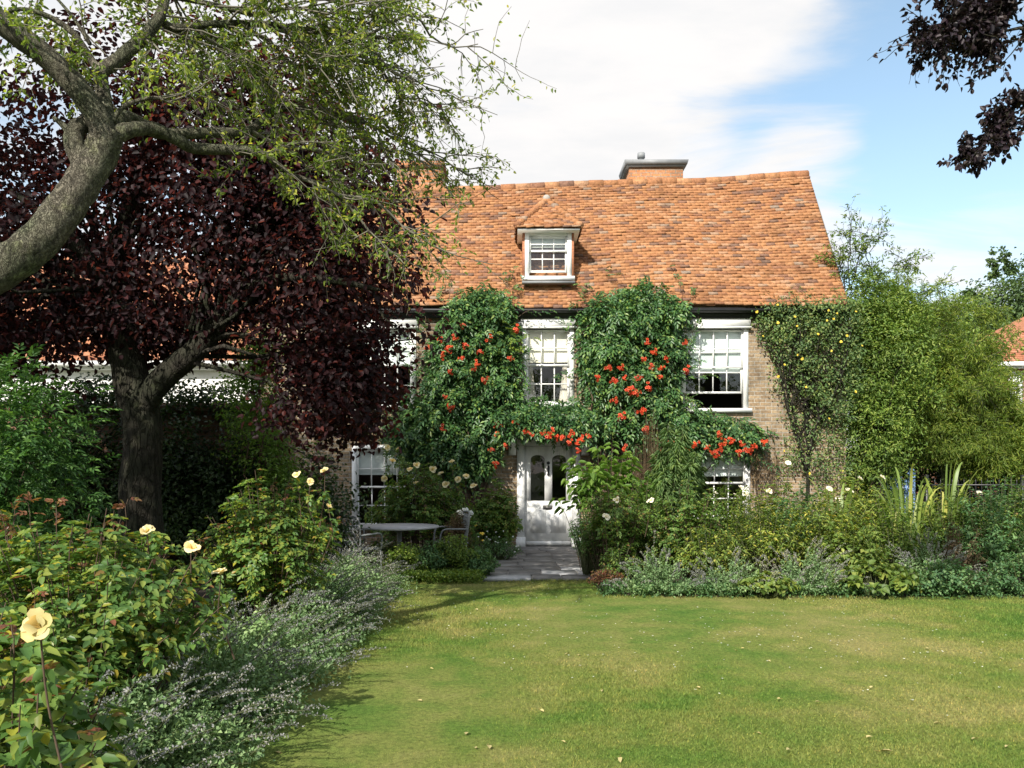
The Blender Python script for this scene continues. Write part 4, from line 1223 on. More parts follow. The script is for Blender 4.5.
# ------------------------------------------------------------------ copper beech boughs, upper right
r = np.random.default_rng(23)
beech = empty('copper_beech', (6.9, 5.6, 0), 'dark copper beech leaning in from the right, its leafy bough tips against blue sky', 'tree')
gt = G(); gl = G()
limb(gt, [(6.9, 5.6, -.1), (6.85, 5.6, 2), (6.7, 5.65, 4), (6.5, 5.7, 6.2), (6.4, 5.8, 8)], [.36, .29, .25, .2, .12], 16)
B1 = limb(gt, [(6.6, 5.65, 5.2), (5.6, 5.9, 5.9), at(1040, -25, 6), at(1000, 8, 6), at(965, 22, 6), at(935, 45, 6)], [.10, .07, .045, .028, .016, .006], 8)
B2 = limb(gt, [(6.7, 5.65, 4.2), (5.5, 5.8, 4.7), at(1060, 80, 6), at(1026, 95, 6), at(1000, 125, 6), at(978, 150, 6)], [.08, .055, .03, .018, .011, .004], 8)
B3 = limb(gt, [(6.6, 5.65, 5.0), (5.3, 5.7, 5.4), at(1050, 25, 5.9), at(1020, 28, 5.9), at(990, 35, 5.9)], [.06, .04, .02, .012, .005], 7)
def spray(path, i0, n, L, leafn, bias, ll=.048, lw=.034):
    for _ in range(n):
        i = r.integers(int(i0 * (len(path) - 1)), len(path))
        d = norm(np.array(bias, float) + r.normal(0, .45, 3))
        twiggy(gt, gl, r, path[i], d, L * r.uniform(.5, 1.2), .006, 1, leafn, ll, lw, .5)
spray(B1, .45, 50, .32, 11, (-.6, 0, -.3))
spray(B1, .3, 24, .5, 8, (-.1, .1, .3))
spray(B3, .4, 12, .30, 9, (-.5, 0, -.1))
spray(B2, .45, 26, .24, 10, (-.6, 0, -.4))
C, out = lobes_sample(r, [(6.2, 5.9, 7.4, 1.5, 1.3, 1.2), (6.8, 5.4, 6.4, 1.3, 1.3, 1.0)], 330, .4)
clumps(gl, r, C, out, 12, .2, .06, .042)
gt.build('trunk', M['bark_dark'], beech, smooth=True)
gl.build('crown', M['beech'], beech)

# ------------------------------------------------------------------ trees and tall shrubs on the right and left
def lobe_tree(name, label, cat, base, trunk_top, tr, lobes, n, k, cr, ll, lw, lmat, bmat, seed, nb=30, droop=.3, upw=.6, shell=.38, wisps=None, group=None, simple=True, part='crown', flat=.65):
    global r
    r = np.random.default_rng(seed)
    t = empty(name, base, label, cat, group)
    gt, gl = G(), G()
    q = limb(gt, [base, tuple(np.array(base) * .5 + np.array(trunk_top) * .5 + np.array([.1, 0, 0])), trunk_top], [tr * 1.3, tr, tr * .4], 10)
    C, out = lobes_sample(r, lobes, n, shell, .32)
    ok = C[:, 2] > .05
    C, out = C[ok], out[ok]
    clumps(gl, r, C, out, k, cr, ll, lw, flat, droop, upw, simple)
    for i in r.choice(len(C), min(nb, len(C)), replace=False):
        b = q[r.integers(len(q) // 3, len(q))]
        gt.tube(wander(r, b, C[i], 5, .07), np.linspace(tr * .35, .006, 5), 5, cap=False)
    if wisps:
        for (a, b, rr) in wisps:
            w = wander(r, a, b, 7, .05, .12)
            gt.tube(w, np.linspace(.014, .004, 7), 4, cap=False)
            for _ in range(16):
                i = r.integers(1, 7)
                twiggy(gt, gl, r, w[i], norm(np.array(b) - np.array(a)) + r.normal(0, .6, 3), r.uniform(.25, .6), .006, 1, rr, ll, lw, .3)
    gt.build('trunk' if tr > .06 else 'stem', bmat, t, smooth=True)
    gl.build(part, lmat, t)
    return t
Y = 16.6
lobe_tree('tall_shrub', 'tall arching green shrub at the right corner of the house, thin sprays against sky', 'shrub', (7.3, Y, 0), (7.4, Y, 3.4), .07,
          [(7.2, Y, 4.9, .65, .6, .75), (7.7, Y, 3.8, 1.0, .9, 1.2), (7.3, Y - .1, 2.2, .6, .7, 1.2), (8.0, Y + .3, 4.7, .75, .7, .6), (7.7, Y + .2, 2.8, .6, .7, 1.0), (7.5, Y + .6, 1.0, .8, .6, 1.0)], 1700, 20, .23, .085, .03, M['shrub'], M['bark_dark'], 31, 70,
          wisps=[(at(850, 290, Y), at(852, 226, Y), 4), (at(850, 290, Y), at(880, 235, Y), 4), (at(845, 290, Y), at(838, 262, Y), 4), (at(870, 290, Y), at(905, 262, Y), 4), (at(880, 300, Y), at(938, 292, Y), 4), (at(870, 290, Y), at(862, 240, Y), 3.5)])
Y = 18.9
for n_, (bx, by, lb, sd_, lab) in enumerate((
        (8.7, 18.6, [(8.6, 18.6, 3.9, .8, .8, 1.5), (8.5, 18.3, 2.5, .8, .7, .7)], 41, 'feathery bamboo clump next to the tall arching shrub, darkest of the bamboo'),
        (9.9, 18.9, [(9.8, 18.8, 3.5, .8, .8, 1.3), (9.9, 18.3, 2.2, .9, .7, .55), (10.3, 18.8, 2.8, .7, .7, .9)], 42, 'middle feathery yellow green bamboo clump behind the iron railing'),
        (11.3, 18.6, [(11.0, 18.5, 2.3, .8, .8, 1.0), (12.0, 18.2, 1.9, .9, .8, .7), (10.9, 18.1, 1.9, .8, .6, .5)], 43, 'bright yellow green bamboo clump at the right edge in front of the red brick house'))):
    lobe_tree('bamboo_clump', lab, 'bamboo', (bx, by, -.1), (bx, by, 2.6), .04, lb, 1150, 30, .20, .125, .015, M['bamboo'], M['stem_green'], sd_, 60, droop=.55, upw=.4, shell=.45, part='foliage', group='bamboo clumps behind the railing',
              wisps=[((lb[0][0] + .15 * math.cos(k), lb[0][1] - .3, lb[0][2] - .6), (lb[0][0] + (lb[0][3] + .45) * math.cos(k * 2.4), lb[0][1] - .9 * abs(math.sin(k * 1.7)), lb[0][2] + (lb[0][5] + .25) * (.35 + .65 * abs(math.sin(k * 2.4)))), 9) for k in range(16)])
lobe_tree('leafy_tree', 'rounded mid green tree behind the bamboo, beside the tall shrub', 'tree', (11.2, 25, -.3), (11.3, 25, 3.4), .16,
          [(11.2, 25, 5.0, 1.7, 1.5, 1.6), (13.2, 25, 4.9, 1.7, 1.5, 1.5), (14.1, 25.5, 4.3, 1.0, 1.2, 1.3), (12.3, 24.6, 3.0, 2.2, 1.3, 1.8)], 1900, 16, .34, .12, .07, M['shrub'], M['bark_dark'], 33, 40)
lobe_tree('leafy_tree', 'pale bluish green tree far off behind the red brick house roof', 'tree', (27, 45, -.4), (27.3, 45, 7), .35,
          [(27.3, 45, 10.2, 2.4, 2, 2.1), (25.0, 45, 9.0, 2.4, 2, 1.8), (23.2, 44.5, 8.2, 2.2, 2, 1.7), (30, 45, 11.4, 2.6, 2, 2.4), (26, 45, 6.6, 3, 2, 2.0), (23, 44.5, 5.5, 2.4, 2, 2.2)], 1700, 16, .5, .2, .13, M['far_tree'], M['bark_dark'], 34, 40,
          wisps=[(at(1000, 290, 45), at(992, 256, 45), 5), (at(1010, 280, 45), at(1004, 252, 45), 5), (at(985, 300, 45), at(966, 296, 45), 4)])
lobe_tree('leafy_tree', 'dense dark green tree low at the right edge beneath the brick house window', 'tree', (17.6, 26, -.4), (17.6, 26, 2.4), .15,
          [(17.4, 26, 1.9, 1.9, 1.4, 1.5), (19.3, 26.5, 1.6, 1.8, 1.4, 1.5), (15.6, 26, 2.2, 1.4, 1.4, 1.6)], 900, 16, .34, .12, .07, M['bamboo'], M['bark_dark'], 35, 30)
# a tall tree outside the frame on the left, whose shade falls on the terrace and the door
lobe_tree('sycamore', 'tall sycamore outside the left of the garden, shading the terrace', 'tree', (-8.4, 4.4, 0), (-8.2, 4.5, 8), .24,
          [(-8.1, 4.8, 10.2, 2.5, 2.2, 2.3), (-6.7, 5.4, 9.2, 1.7, 1.6, 1.7), (-9.4, 5.4, 9.2, 1.8, 1.8, 1.8), (-8.7, 2.7, 7.6, 1.8, 1.6, 1.6), (-9.6, 4.0, 6.6, 1.6, 1.6, 1.4)], 1150, 11, .36, .16, .12, M['shrub'], M['bark_dark'], 44, 30)
for n_, (bx, by, hh, lab) in enumerate(((-9, -17, 8.0, 'broad tree behind the photographer, left of the lawn'), (.5, -20, 8.6, 'broad tree behind the photographer, at the end of the lawn'), (10, -16, 8.2, 'broad tree behind the photographer, right of the lawn'))):
    lobe_tree('garden_tree', lab, 'tree', (bx, by, 0), (bx, by, hh * .55), .22, [(bx, by, hh * .55, 3.6, 2.6, hh * .42), (bx - 2.6, by + .4, hh * .4, 2.6, 2.2, hh * .36), (bx + 2.7, by + .3, hh * .42, 2.6, 2.2, hh * .36)], 420, 10, .5, .3, .22, M['shrub'], M['bark_dark'], 45 + n_, 16)
lobe_tree('shade_hedge', 'added dark hedge standing in for the shade under the bamboo behind the iron railing', 'hedge', (11.2, 21.0 - .4, -.4), (11.2, 20.6, 1.0), .05,
          [(8.6, 20.4, 1.1, 1.3, .5, 1.7), (10.6, 20.5, 1.1, 1.4, .5, 1.7), (12.6, 20.5, 1.0, 1.4, .5, 1.7), (14.6, 20.6, .9, 1.2, .5, 1.5), (11.6, 20.8, 1.6, 2.6, .4, 1.1)], 2600, 16, .2, .08, .05, M['ivy'], M['bark_dark'], 55, 16, part='foliage')  # dark foliage added in place of the deep shadow below the bamboo
# left: jasmine on the boundary, hedges, climber beyond the maple
lobe_tree('jasmine_bush', 'big rambling jasmine with fine bright green sprays at the left edge', 'shrub', (-4.7, 6.9, 0), (-4.8, 6.9, 1.7), .05,
          [(-4.35, 6.7, 1.9, .75, .6, .65), (-4.1, 6.5, 1.2, .55, .5, .8), (-5.2, 6.9, 1.8, 1.0, .7, .8), (-4.5, 6.4, .7, .8, .5, .7)], 60, 1, .1, .05, .02, M['jasmine'], M['stem_brown'], 36, 25)
jas = [o for o in bpy.data.objects if o.name == 'jasmine_bush'][0]
r = np.random.default_rng(37); gl = G(); gt = G()
C, out = lobes_sample(r, [(-4.3, 6.7, 1.8, .8, .6, .75), (-4.0, 6.5, 1.15, .6, .5, .9), (-5.2, 6.9, 1.8, 1.0, .7, .95), (-4.4, 6.2, .8, .8, .5, .8)], 4200, .3)
d = norm(out + unit(r, len(C)) * .8 + np.array([.15, -.3, -.15])); nn = norm(UP + unit(r, len(C)) * .6)
pinnate(gl, r, C, d, nn, .13, 3, .062, .021, .35, simple=True)
for _ in range(40):
    a = C[r.integers(len(C))]; e = a + np.array([r.uniform(.1, .5), r.uniform(-.3, .1), r.uniform(-.5, .3)]) * r.uniform(.4, 1)
    w = wander(r, a, e, 6, .08, .05); gt.tube(w, np.linspace(.006, .002, 6), 4, cap=False)
    k = 5; ii = r.integers(1, 6, k)
    pinnate(gl, r, w[ii], norm(unit(r, k) + np.array([.3, -.3, 0])), norm(UP + unit(r, k) * .4), .10, 3, .05, .016, .3)
gl.build('foliage', M['jasmine'], jas); gt.build('sprays', M['stem_green'], jas)
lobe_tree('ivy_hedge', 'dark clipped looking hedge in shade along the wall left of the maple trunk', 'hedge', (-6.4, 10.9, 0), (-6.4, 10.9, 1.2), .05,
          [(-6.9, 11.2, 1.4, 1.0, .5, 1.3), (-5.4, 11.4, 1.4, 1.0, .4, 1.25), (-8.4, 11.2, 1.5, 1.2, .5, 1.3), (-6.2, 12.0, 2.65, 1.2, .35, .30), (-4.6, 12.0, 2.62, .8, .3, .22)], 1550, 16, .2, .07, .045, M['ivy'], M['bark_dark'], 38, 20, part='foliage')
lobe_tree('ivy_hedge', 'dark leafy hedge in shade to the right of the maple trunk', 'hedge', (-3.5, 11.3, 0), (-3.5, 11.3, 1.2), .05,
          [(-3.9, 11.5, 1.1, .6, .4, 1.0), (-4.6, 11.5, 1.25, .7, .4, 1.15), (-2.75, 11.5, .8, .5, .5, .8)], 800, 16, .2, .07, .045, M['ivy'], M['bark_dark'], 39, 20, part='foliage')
lobe_tree('tall_shrub', 'light green shrub growing up the wall end between the maple and the house', 'shrub', (-3.55, 11.45, 0), (-3.6, 11.45, 2.2), .05,
          [(-3.65, 11.45, 2.5, .42, .4, .75), (-3.5, 11.45, 3.2, .35, .35, .5), (-3.35, 11.35, 1.6, .45, .4, .8), (-3.05, 11.4, 1.1, .4, .4, .7)], 620, 16, .17, .06, .03, M['bigleaf'], M['stem_brown'], 40, 30, part='foliage')

# ------------------------------------------------------------------ climbers on the house
def in_poly(px, py, poly):
    P = np.array(poly, float); x, y = P[:, 0], P[:, 1]; x2, y2 = np.roll(x, -1), np.roll(y, -1)
    c = np.zeros(len(px), int)
    for a, b, a2, b2 in zip(x, y, x2, y2):
        if b == b2: continue
        m = ((b > py) != (b2 > py)) & (px < (a2 - a) * (py - b) / (b2 - b) + a); c += m
    return c % 2 == 1
def edge_dist(px, py, poly):
    P = np.array(poly, float); d = np.full(len(px), 1e9)
    for a, b in zip(P, np.roll(P, -1, 0)):
        ab = b - a; t = np.clip(((px - a[0]) * ab[0] + (py - a[1]) * ab[1]) / (ab @ ab + 1e-9), 0, 1)
        d = np.minimum(d, np.hypot(px - a[0] - t * ab[0], py - a[1] - t * ab[1]))
    return d
PPM = F / YF
def face(px, py, y=YF):          # facade position measured on the wall plane
    return np.array([(px - 512) / PPM, y, CAMZ + (HOR - py) / PPM])
def wall_points(r, poly, n, thick, holes=()):
    P = np.array(poly, float); lo, hi = P.min(0), P.max(0)
    q = r.uniform(lo, hi, (n * 3, 2)); q += r.normal(0, 2.2, q.shape)
    ok = in_poly(q[:, 0], q[:, 1], poly); q = q[ok]; q = q[edge_dist(q[:, 0], q[:, 1], poly) > 4.5 + r.normal(0, 3.0, len(q))][:n]
    q = q + r.normal(0, 3.0, q.shape) * (r.random((len(q), 1)) < .3)
    e = np.minimum(edge_dist(q[:, 0], q[:, 1], poly) / 16, 1)
    bulge = .55 + .38 * np.sin(q[:, 0] * .16 + 1 + np.sin(q[:, 1] * .09)) * np.cos(q[:, 1] * .19 + q[:, 0] * .05) + .3 * np.sin(q[:, 0] * .31 + q[:, 1] * .36)
    T = thick * (.18 + .82 * np.minimum(1, e * .9)) * np.clip(bulge, .12, 1.25)
    y = YF - .02 - T * r.random(len(q)) ** .5
    X = (q[:, 0] - 512) / PPM; Z = CAMZ + (HOR - q[:, 1]) / PPM
    s = y / YF                                  # what bulges forward keeps its outline in the photo
    over = Z > 4.72
    y = np.where(over, EY - .05 - .25 * r.random(len(q)) + (Z - 4.72) * .55, y)
    return np.stack([X, y, Z], 1)
polyL = [(478, 282), (505, 288), (516, 303), (520, 330), (519, 360), (524, 396), (560, 400), (590, 402), (594, 416), (560, 419), (522, 418), (505, 440), (500, 470), (470, 480), (440, 472), (412, 460), (390, 442), (383, 418), (400, 406), (420, 392), (424, 360), (430, 335), (440, 315), (452, 300)]
polyR = [(577, 318), (590, 300), (605, 288), (640, 279), (668, 290), (688, 302), (682, 330), (686, 360), (678, 385), (682, 405), (730, 412), (760, 420), (768, 440), (752, 452), (715, 448), (690, 452), (650, 446), (620, 440), (596, 442), (590, 420), (603, 405), (580, 390), (577, 350)]
flL = [(516.6, 330), (510, 359), (489, 338.5), (466, 346), (450, 349), (441, 340), (444, 356), (477, 363.5), (474, 369), (485, 380), (450, 372), (445, 397), (450, 407), (443, 428.5), (428, 348), (497.6, 424.5), (516, 423), (497, 434.6), (492, 450), (505, 446), (495.6, 464.5), (463, 326), (526, 431), (531.6, 435), (543, 433), (551, 432), (556, 438), (562, 437), (571, 434), (570, 443), (577, 443), (581, 439), (588, 436), (578, 451), (455, 338), (480, 352), (462, 358), (548, 437)]
flR = [(685, 343), (687, 371), (653.7, 352), (643, 359.5), (666, 359), (650, 367), (661, 368), (659, 377), (641, 377), (620.6, 367.6), (608, 367), (597, 378), (612.5, 380), (624.6, 378), (632, 388), (636, 394), (649, 388), (614.5, 401), (642, 411), (621, 417), (645.6, 430), (647, 342.6), (720, 435), (723, 443), (720, 450), (715.7, 455), (707, 448), (694.5, 445), (685.7, 450), (671, 443), (742, 444), (739, 452.5), (750, 449), (754.6, 447), (763, 442), (659, 454.5), (625.6, 449), (645, 430), (643, 411), (622.5, 417), (616, 380), (628, 391), (637, 379), (712, 452), (746, 451), (731, 441)]
def trumpet_vine(label, bx, poly, fl, seed, n, sprig=None):
    r_ = np.random.default_rng(seed)
    v = empty('trumpet_vine', (bx, YF - .12, 0), label, 'vine')
    C = wall_points(r_, poly, n, .62)
    if bx < 0:
        k = 420; X_ = r_.uniform(-.28, 1.72, k); Z_ = 2.36 + .42 * r_.random(k) ** 1.5 + .05 * np.sin(X_ * 7); Z_[:130] -= .02 * r_.random(130)
        C = np.concatenate([C, np.stack([X_, YF - .2 - .42 * r_.random(k), Z_], 1)]); C[-k:-k + 130, 1] = YF - .52 - .1 * r_.random(130)
    gl, gt = G(), G()
    m = len(C)
    D = norm(np.array([0, -.75, -.35]) + r_.normal(0, .55, (m, 3)))
    N = norm(np.array([0, -.5, .75]) + r_.normal(0, .3, (m, 3)))
    pinnate(gl, r_, C, D, N, .22, 3, .105, .046, .45, simple=True)
    for i in r_.choice(m, 45, replace=False):
        e = C[i]
        if e[0] > -.1 and bx < 0: continue
        q = wander(r_, (bx + r_.normal(0, .1), YF - .08, 0 if r_.random() < .4 else r_.uniform(.5, 2)), (e[0], YF - .06, e[2]), 7, .05)
        q[:, 1] = np.minimum(q[:, 1], YF - .03)
        gt.tube(q, np.linspace(.022, .006, 7), 5, cap=False)
    gt.tube(wander(r_, (bx, YF - .1, 0), (bx + .1, YF - .1, 3.6), 9, .02), np.linspace(.06, .03, 9), 8, .05, r_)
    if sprig:
        k = 26; S = np.array([face(px, py, YF - .45) for px, py in sprig])
        S = S[r_.integers(len(S), size=k)] + r_.normal(0, .10, (k, 3))
        g2 = G(); pinnate(g2, r_, S, norm(np.array([.3, -.6, .1]) + r_.normal(0, .5, (k, 3))), norm(np.array([0, -.3, .8]) + r_.normal(0, .3, (k, 3))), .18, 3, .08, .035, .4)
        g2.tube(wander(r_, face(486, 352, YF - .4), face(521, 343, YF - .5), 6, .04), [.008] * 6, 5)
        o = g2.build('young_shoot', M['trumpet_new'], v); o['label'] = 'yellow green young shoot'
    # trailing strands
    for _ in range(26):
        i = r_.integers(m); a = C[i]; b = a + np.array([r_.normal(0, .2), -.12, -r_.uniform(.15, .45)])
        w = wander(r_, a, b, 5, .06); gt.tube(w, np.linspace(.006, .002, 5), 4, cap=False)
        pinnate(gl, r_, w[2:], norm(np.array([0, -.6, -.5]) + r_.normal(0, .5, (3, 3))), norm(np.array([0, -.5, .7]) + r_.normal(0, .2, (3, 3))), .17, 3, .07, .03, .4)
    P_ = np.array(poly, float); cen = P_.mean(0)
    for _ in range(34):
        i = r_.integers(len(P_)); e0 = P_[i] + (P_[(i + 1) % len(P_)] - P_[i]) * r_.random()
        if 520 < e0[0] < 592 and e0[1] > 405: continue
        o2 = (e0 - cen) / np.linalg.norm(e0 - cen) + r_.normal(0, .6, 2) + np.array([0, -.2])
        e1 = e0 + o2 * r_.uniform(6, 17)
        a, b = face(e0[0], e0[1], YF - .25), face(e1[0], e1[1], YF - .32)
        if b[2] > 4.7: b[1] = EY - .12 + max(0, b[2] - 4.7) * .5; a[1] = EY - .15
        w = wander(r_, a, b, 5, .08, .03); gt.tube(w, np.linspace(.006, .002, 5), 4, cap=False)
        pinnate(gl, r_, w[1:], norm(np.tile(b - a, (4, 1)) * 2 + np.array([0, -.3, -.1]) + r_.normal(0, .25, (4, 3))), norm(np.array([0, -.5, .7]) + r_.normal(0, .3, (4, 3))), .16, 3, .075, .032, .4)
    gt.build('stem', M['stem_brown'], v, smooth=True)
    gl.build('foliage', M['trumpet'], v)
    for px, py in fl:
        p = face(px, py); y = YF - (.78 if 518 < px < 592 and py > 425 else .68)
        flower(v, 'trumpet', (p[0] * (y / YF), y, CAMZ + (p[2] - CAMZ) * (y / YF)), fr_rng.uniform(.6, .95), name='flower_cluster')
    return v
trumpet_vine('dark green trumpet vine left of the middle window, trailing red flowers over the front door', -.75, polyL, flL, 51, 3100, [(500, 338), (508, 345), (515, 348), (498, 330), (520, 346)])
trumpet_vine('dark green trumpet vine with red flowers between the middle and right upstairs windows', 1.75, polyR, flR, 52, 3100)
polyY = [(752, 312), (775, 300), (820, 300), (852, 302), (866, 330), (862, 380), (852, 425), (822, 428), (805, 415), (790, 395), (776, 372), (762, 345), (750, 328)]
flY = [(777.6, 305), (828.5, 310.5), (756.8, 312), (795, 317), (778, 323), (827, 320.6), (833.5, 319), (837, 313.5), (856, 312), (763, 336.5), (818, 334.5), (797, 326), (841, 342), (847, 336), (831.5, 351), (862, 346), (797.6, 355), (802, 359), (784.5, 365), (778, 376.6), (855.5, 392), (806, 387), (829, 419), (784, 451), (809.6, 473.5)]
r_ = np.random.default_rng(53)
yc = empty('yellow_climber', (5.75, YF - .1, 0), 'climbing shrub with bare lower stems and yellow flowers on the brick at the right end', 'climber')
gl, gt = G(), G()
C = wall_points(r_, polyY, 1350, .5)
m = len(C)
clumps(gl, r_, C, np.tile([0, -1.0, .2], (m, 1)), 7, .12, .06, .036, .8, .3, .5)
C2 = wall_points(r_, [(765, 350), (800, 400), (850, 420), (858, 480), (835, 490), (800, 480), (770, 470), (785, 430), (770, 390)], 520, .35)
C2 = C2[r_.random(len(C2)) < .75]
clumps(gl, r_, C2, np.tile([0, -1.0, .2], (len(C2), 1)), 6, .13, .055, .032, .8, .3, .5)
st = [[face(805, 500, YF - .12), face(806, 455, YF - .12), face(803, 415, YF - .15), face(800, 370, YF - .2), face(795, 330, YF - .2)],
      [face(804, 470, YF - .12), face(796, 440, YF - .12), face(786, 410, YF - .14), face(778, 380, YF - .2), face(772, 340, YF - .2)],
      [face(806, 455, YF - .12), face(815, 420, YF - .2), face(835, 380, YF - .3), face(845, 330, YF - .3)]]
r = r_
for s in st: limb(gt, s, np.linspace(.036, .012, len(s)), 8)
limb(gt, [(5.75, YF - .1, 0), face(805, 520, YF - .1), face(805, 500, YF - .12)], [.042, .038, .036], 8)
for i in r_.choice(m, 60, replace=False):
    b = np.array(st[r_.integers(3)][r_.integers(1, 4)]); gt.tube(wander(r_, b, C[i], 5, .06), np.linspace(.014, .004, 5), 4, cap=False)
for px, py in ((770, 292), (790, 288), (812, 290), (835, 286), (762, 296), (800, 285)):
    a = face(px + 3, py + 20, YF - .3); b = face(px, py, YF - .35); b[1] = EY - .05 + (b[2] - 4.72) * .6
    w = wander(r_, a, b, 5, .05); gt.tube(w, np.linspace(.006, .002, 5), 4, cap=False)
    clumps(gl, r_, w[1:], np.tile([0, -.5, .8], (4, 1)), 6, .08, .05, .03)
gt.build('stem', M['bark_dark'], yc, smooth=True); gl.build('foliage', M['yellow_climb'], yc)
for px, py in flY:
    y = YF - .55; p = face(px, py)
    flower(yc, 'yellow', (p[0] * y / YF, y, CAMZ + (p[2] - CAMZ) * y / YF), fr_rng.uniform(.4, .65), (fr_rng.uniform(.8, 1.6), fr_rng.uniform(-.5, .5), 0))
# withered tendrils hanging by the ground floor window
wt_ = empty('withered_vine', (4.85, YF - .15, 1.2), 'bunch of brown withered tendrils hanging beside the right ground floor window', 'vine')
gt, gl = G(), G()
for _ in range(34):
    x = r_.uniform(4.7, 5.25); z = r_.uniform(1.7, 2.05)
    w = wander(r_, (x, YF - .2 - r_.random() * .2, z), (x + r_.normal(.05, .12), YF - .2, z - r_.uniform(.3, .9)), 6, .06)
    gt.tube(w, np.linspace(.007, .003, 6), 4, cap=False)
    gl.leaves(w[2:], norm(np.array([0, -.3, -1]) + r_.normal(0, .3, (4, 3))), norm(np.array([0, -1, .2]) + r_.normal(0, .3, (4, 3))), .07, .02)
gt.build('stem', M['dead'], wt_); gl.build('foliage', M['dead'], wt_)

# ------------------------------------------------------------------ border plants
def bush(name, label, cat, x, y, rx, ry, h, seed, nst, per, lmat, smat, ll, lw, kind='simple', pairs=2, rach=.08, t0=.25, droop=.3, simple=True, fl=None, fkind='pale', fsize=1.0, tips=None, group=None, dome=.55, sr=.006, stalk=True, fy=None, spread=.35, z0=0.0, irr=(.72, 1.05)):
    global r
    r = np.random.default_rng(seed)
    b = empty(name, (x, y, z0), label, cat, group)
    a = r.uniform(0, 2 * math.pi, nst); q = np.sqrt(r.random(nst))
    A = np.stack([x + np.cos(a) * rx * q * spread, y + np.sin(a) * ry * q * spread, np.full(nst, z0)], 1)
    hh = h * (1 - dome * q ** 2) * r.uniform(irr[0], irr[1], nst)
    Cc = np.stack([x + np.cos(a) * rx * q, y + np.sin(a) * ry * q, z0 + hh], 1)
    Bc = A + (Cc - A) * np.array([.35, .35, .75]) + r.normal(0, .04, (nst, 3))
    k = 9
    S = bez(A, Bc, Cc, k)
    gl, gt = G(), G()
    t = r.uniform(t0, 1, (nst, per)) ** .8 * (k - 1)
    i = np.minimum(t.astype(int), k - 2); f = (t - i)[..., None]
    ar = np.arange(nst)[:, None]
    P = (S[ar, i] * (1 - f) + S[ar, i + 1] * f).reshape(-1, 3); T = norm(S[ar, i + 1] - S[ar, i]).reshape(-1, 3)
    n = len(P)
    rad = unit(r, n); rad = norm(rad - T * (rad * T).sum(1, keepdims=True))
    D = norm(rad + T * .45 - UP * droop * .5); N = norm(UP * .8 + T * .4 + unit(r, n) * .45)
    if kind == 'simple':
        gl.leaves(P + rad * .01, D, N, ll * r.uniform(.6, 1.25, n), lw * r.uniform(.8, 1.2, n), .25, droop, simple)
    elif kind == 'clump':
        clumps(gl, r, P, rad, 4, ll * 1.1, ll, lw, .8, droop, .6, simple)
    else:
        pinnate(gl, r, P, D, N, rach, pairs, ll, lw, droop, simple)
    for s in range(nst):
        gt.tube(S[s], np.linspace(sr, sr * .4, k), 4, cap=False)
    if tips:
        g2 = G(); pick = r.choice(nst, tips, replace=False)
        for s in pick:
            e = S[s][-1]; u = norm(S[s][-1] - S[s][-2] + UP * .8)
            w = np.array([e, e + u * .06, e + u * .12 + r.normal(0, .01, 3), e + u * .17 + r.normal(0, .02, 3)]); gt.tube(w, [.003, .0025, .002, .0015], 4, cap=False)
            for m in range(5):
                d = norm(unit(r, 1) + UP * .5); pinnate(g2, r, w[[r.integers(1, 4)]], d, norm(UP + unit(r, 1) * .5), .045, 2, .028, .016, .3, simple)
        o = g2.build('young_leaves', M['rose_red'], b); o['label'] = 'reddish young leaves'
    if fl:
        for px, py in fl:
            Y = fy if fy else y - ry * .55
            p = np.array(at(px, py, Y))
            flower(b, fkind, p, fsize * fr_rng.uniform(.8, 1.2))
            if stalk:
                fs = np.array([[p[0] + r.normal(0, .07), p[1] + .15, max(0, p[2] - .5)], [p[0] + r.normal(0, .02), p[1] + .05, p[2] - .22], p])
                gt.tube(fs, [.006, .004, .003], 4, cap=False)
                if kind == 'pin':
                    tt = r.uniform(.15, .85, 9)[:, None]; lp = np.where(tt < .5, fs[0] + (fs[1] - fs[0]) * tt * 2, fs[1] + (fs[2] - fs[1]) * (tt * 2 - 1))
                    pinnate(gl, r, lp, norm(unit(r, 9) + UP * .2), norm(UP + unit(r, 9) * .4), rach, pairs, ll, lw, droop, simple)
    gt.build('stem', smat, b); gl.build('foliage', lmat, b)
    return b

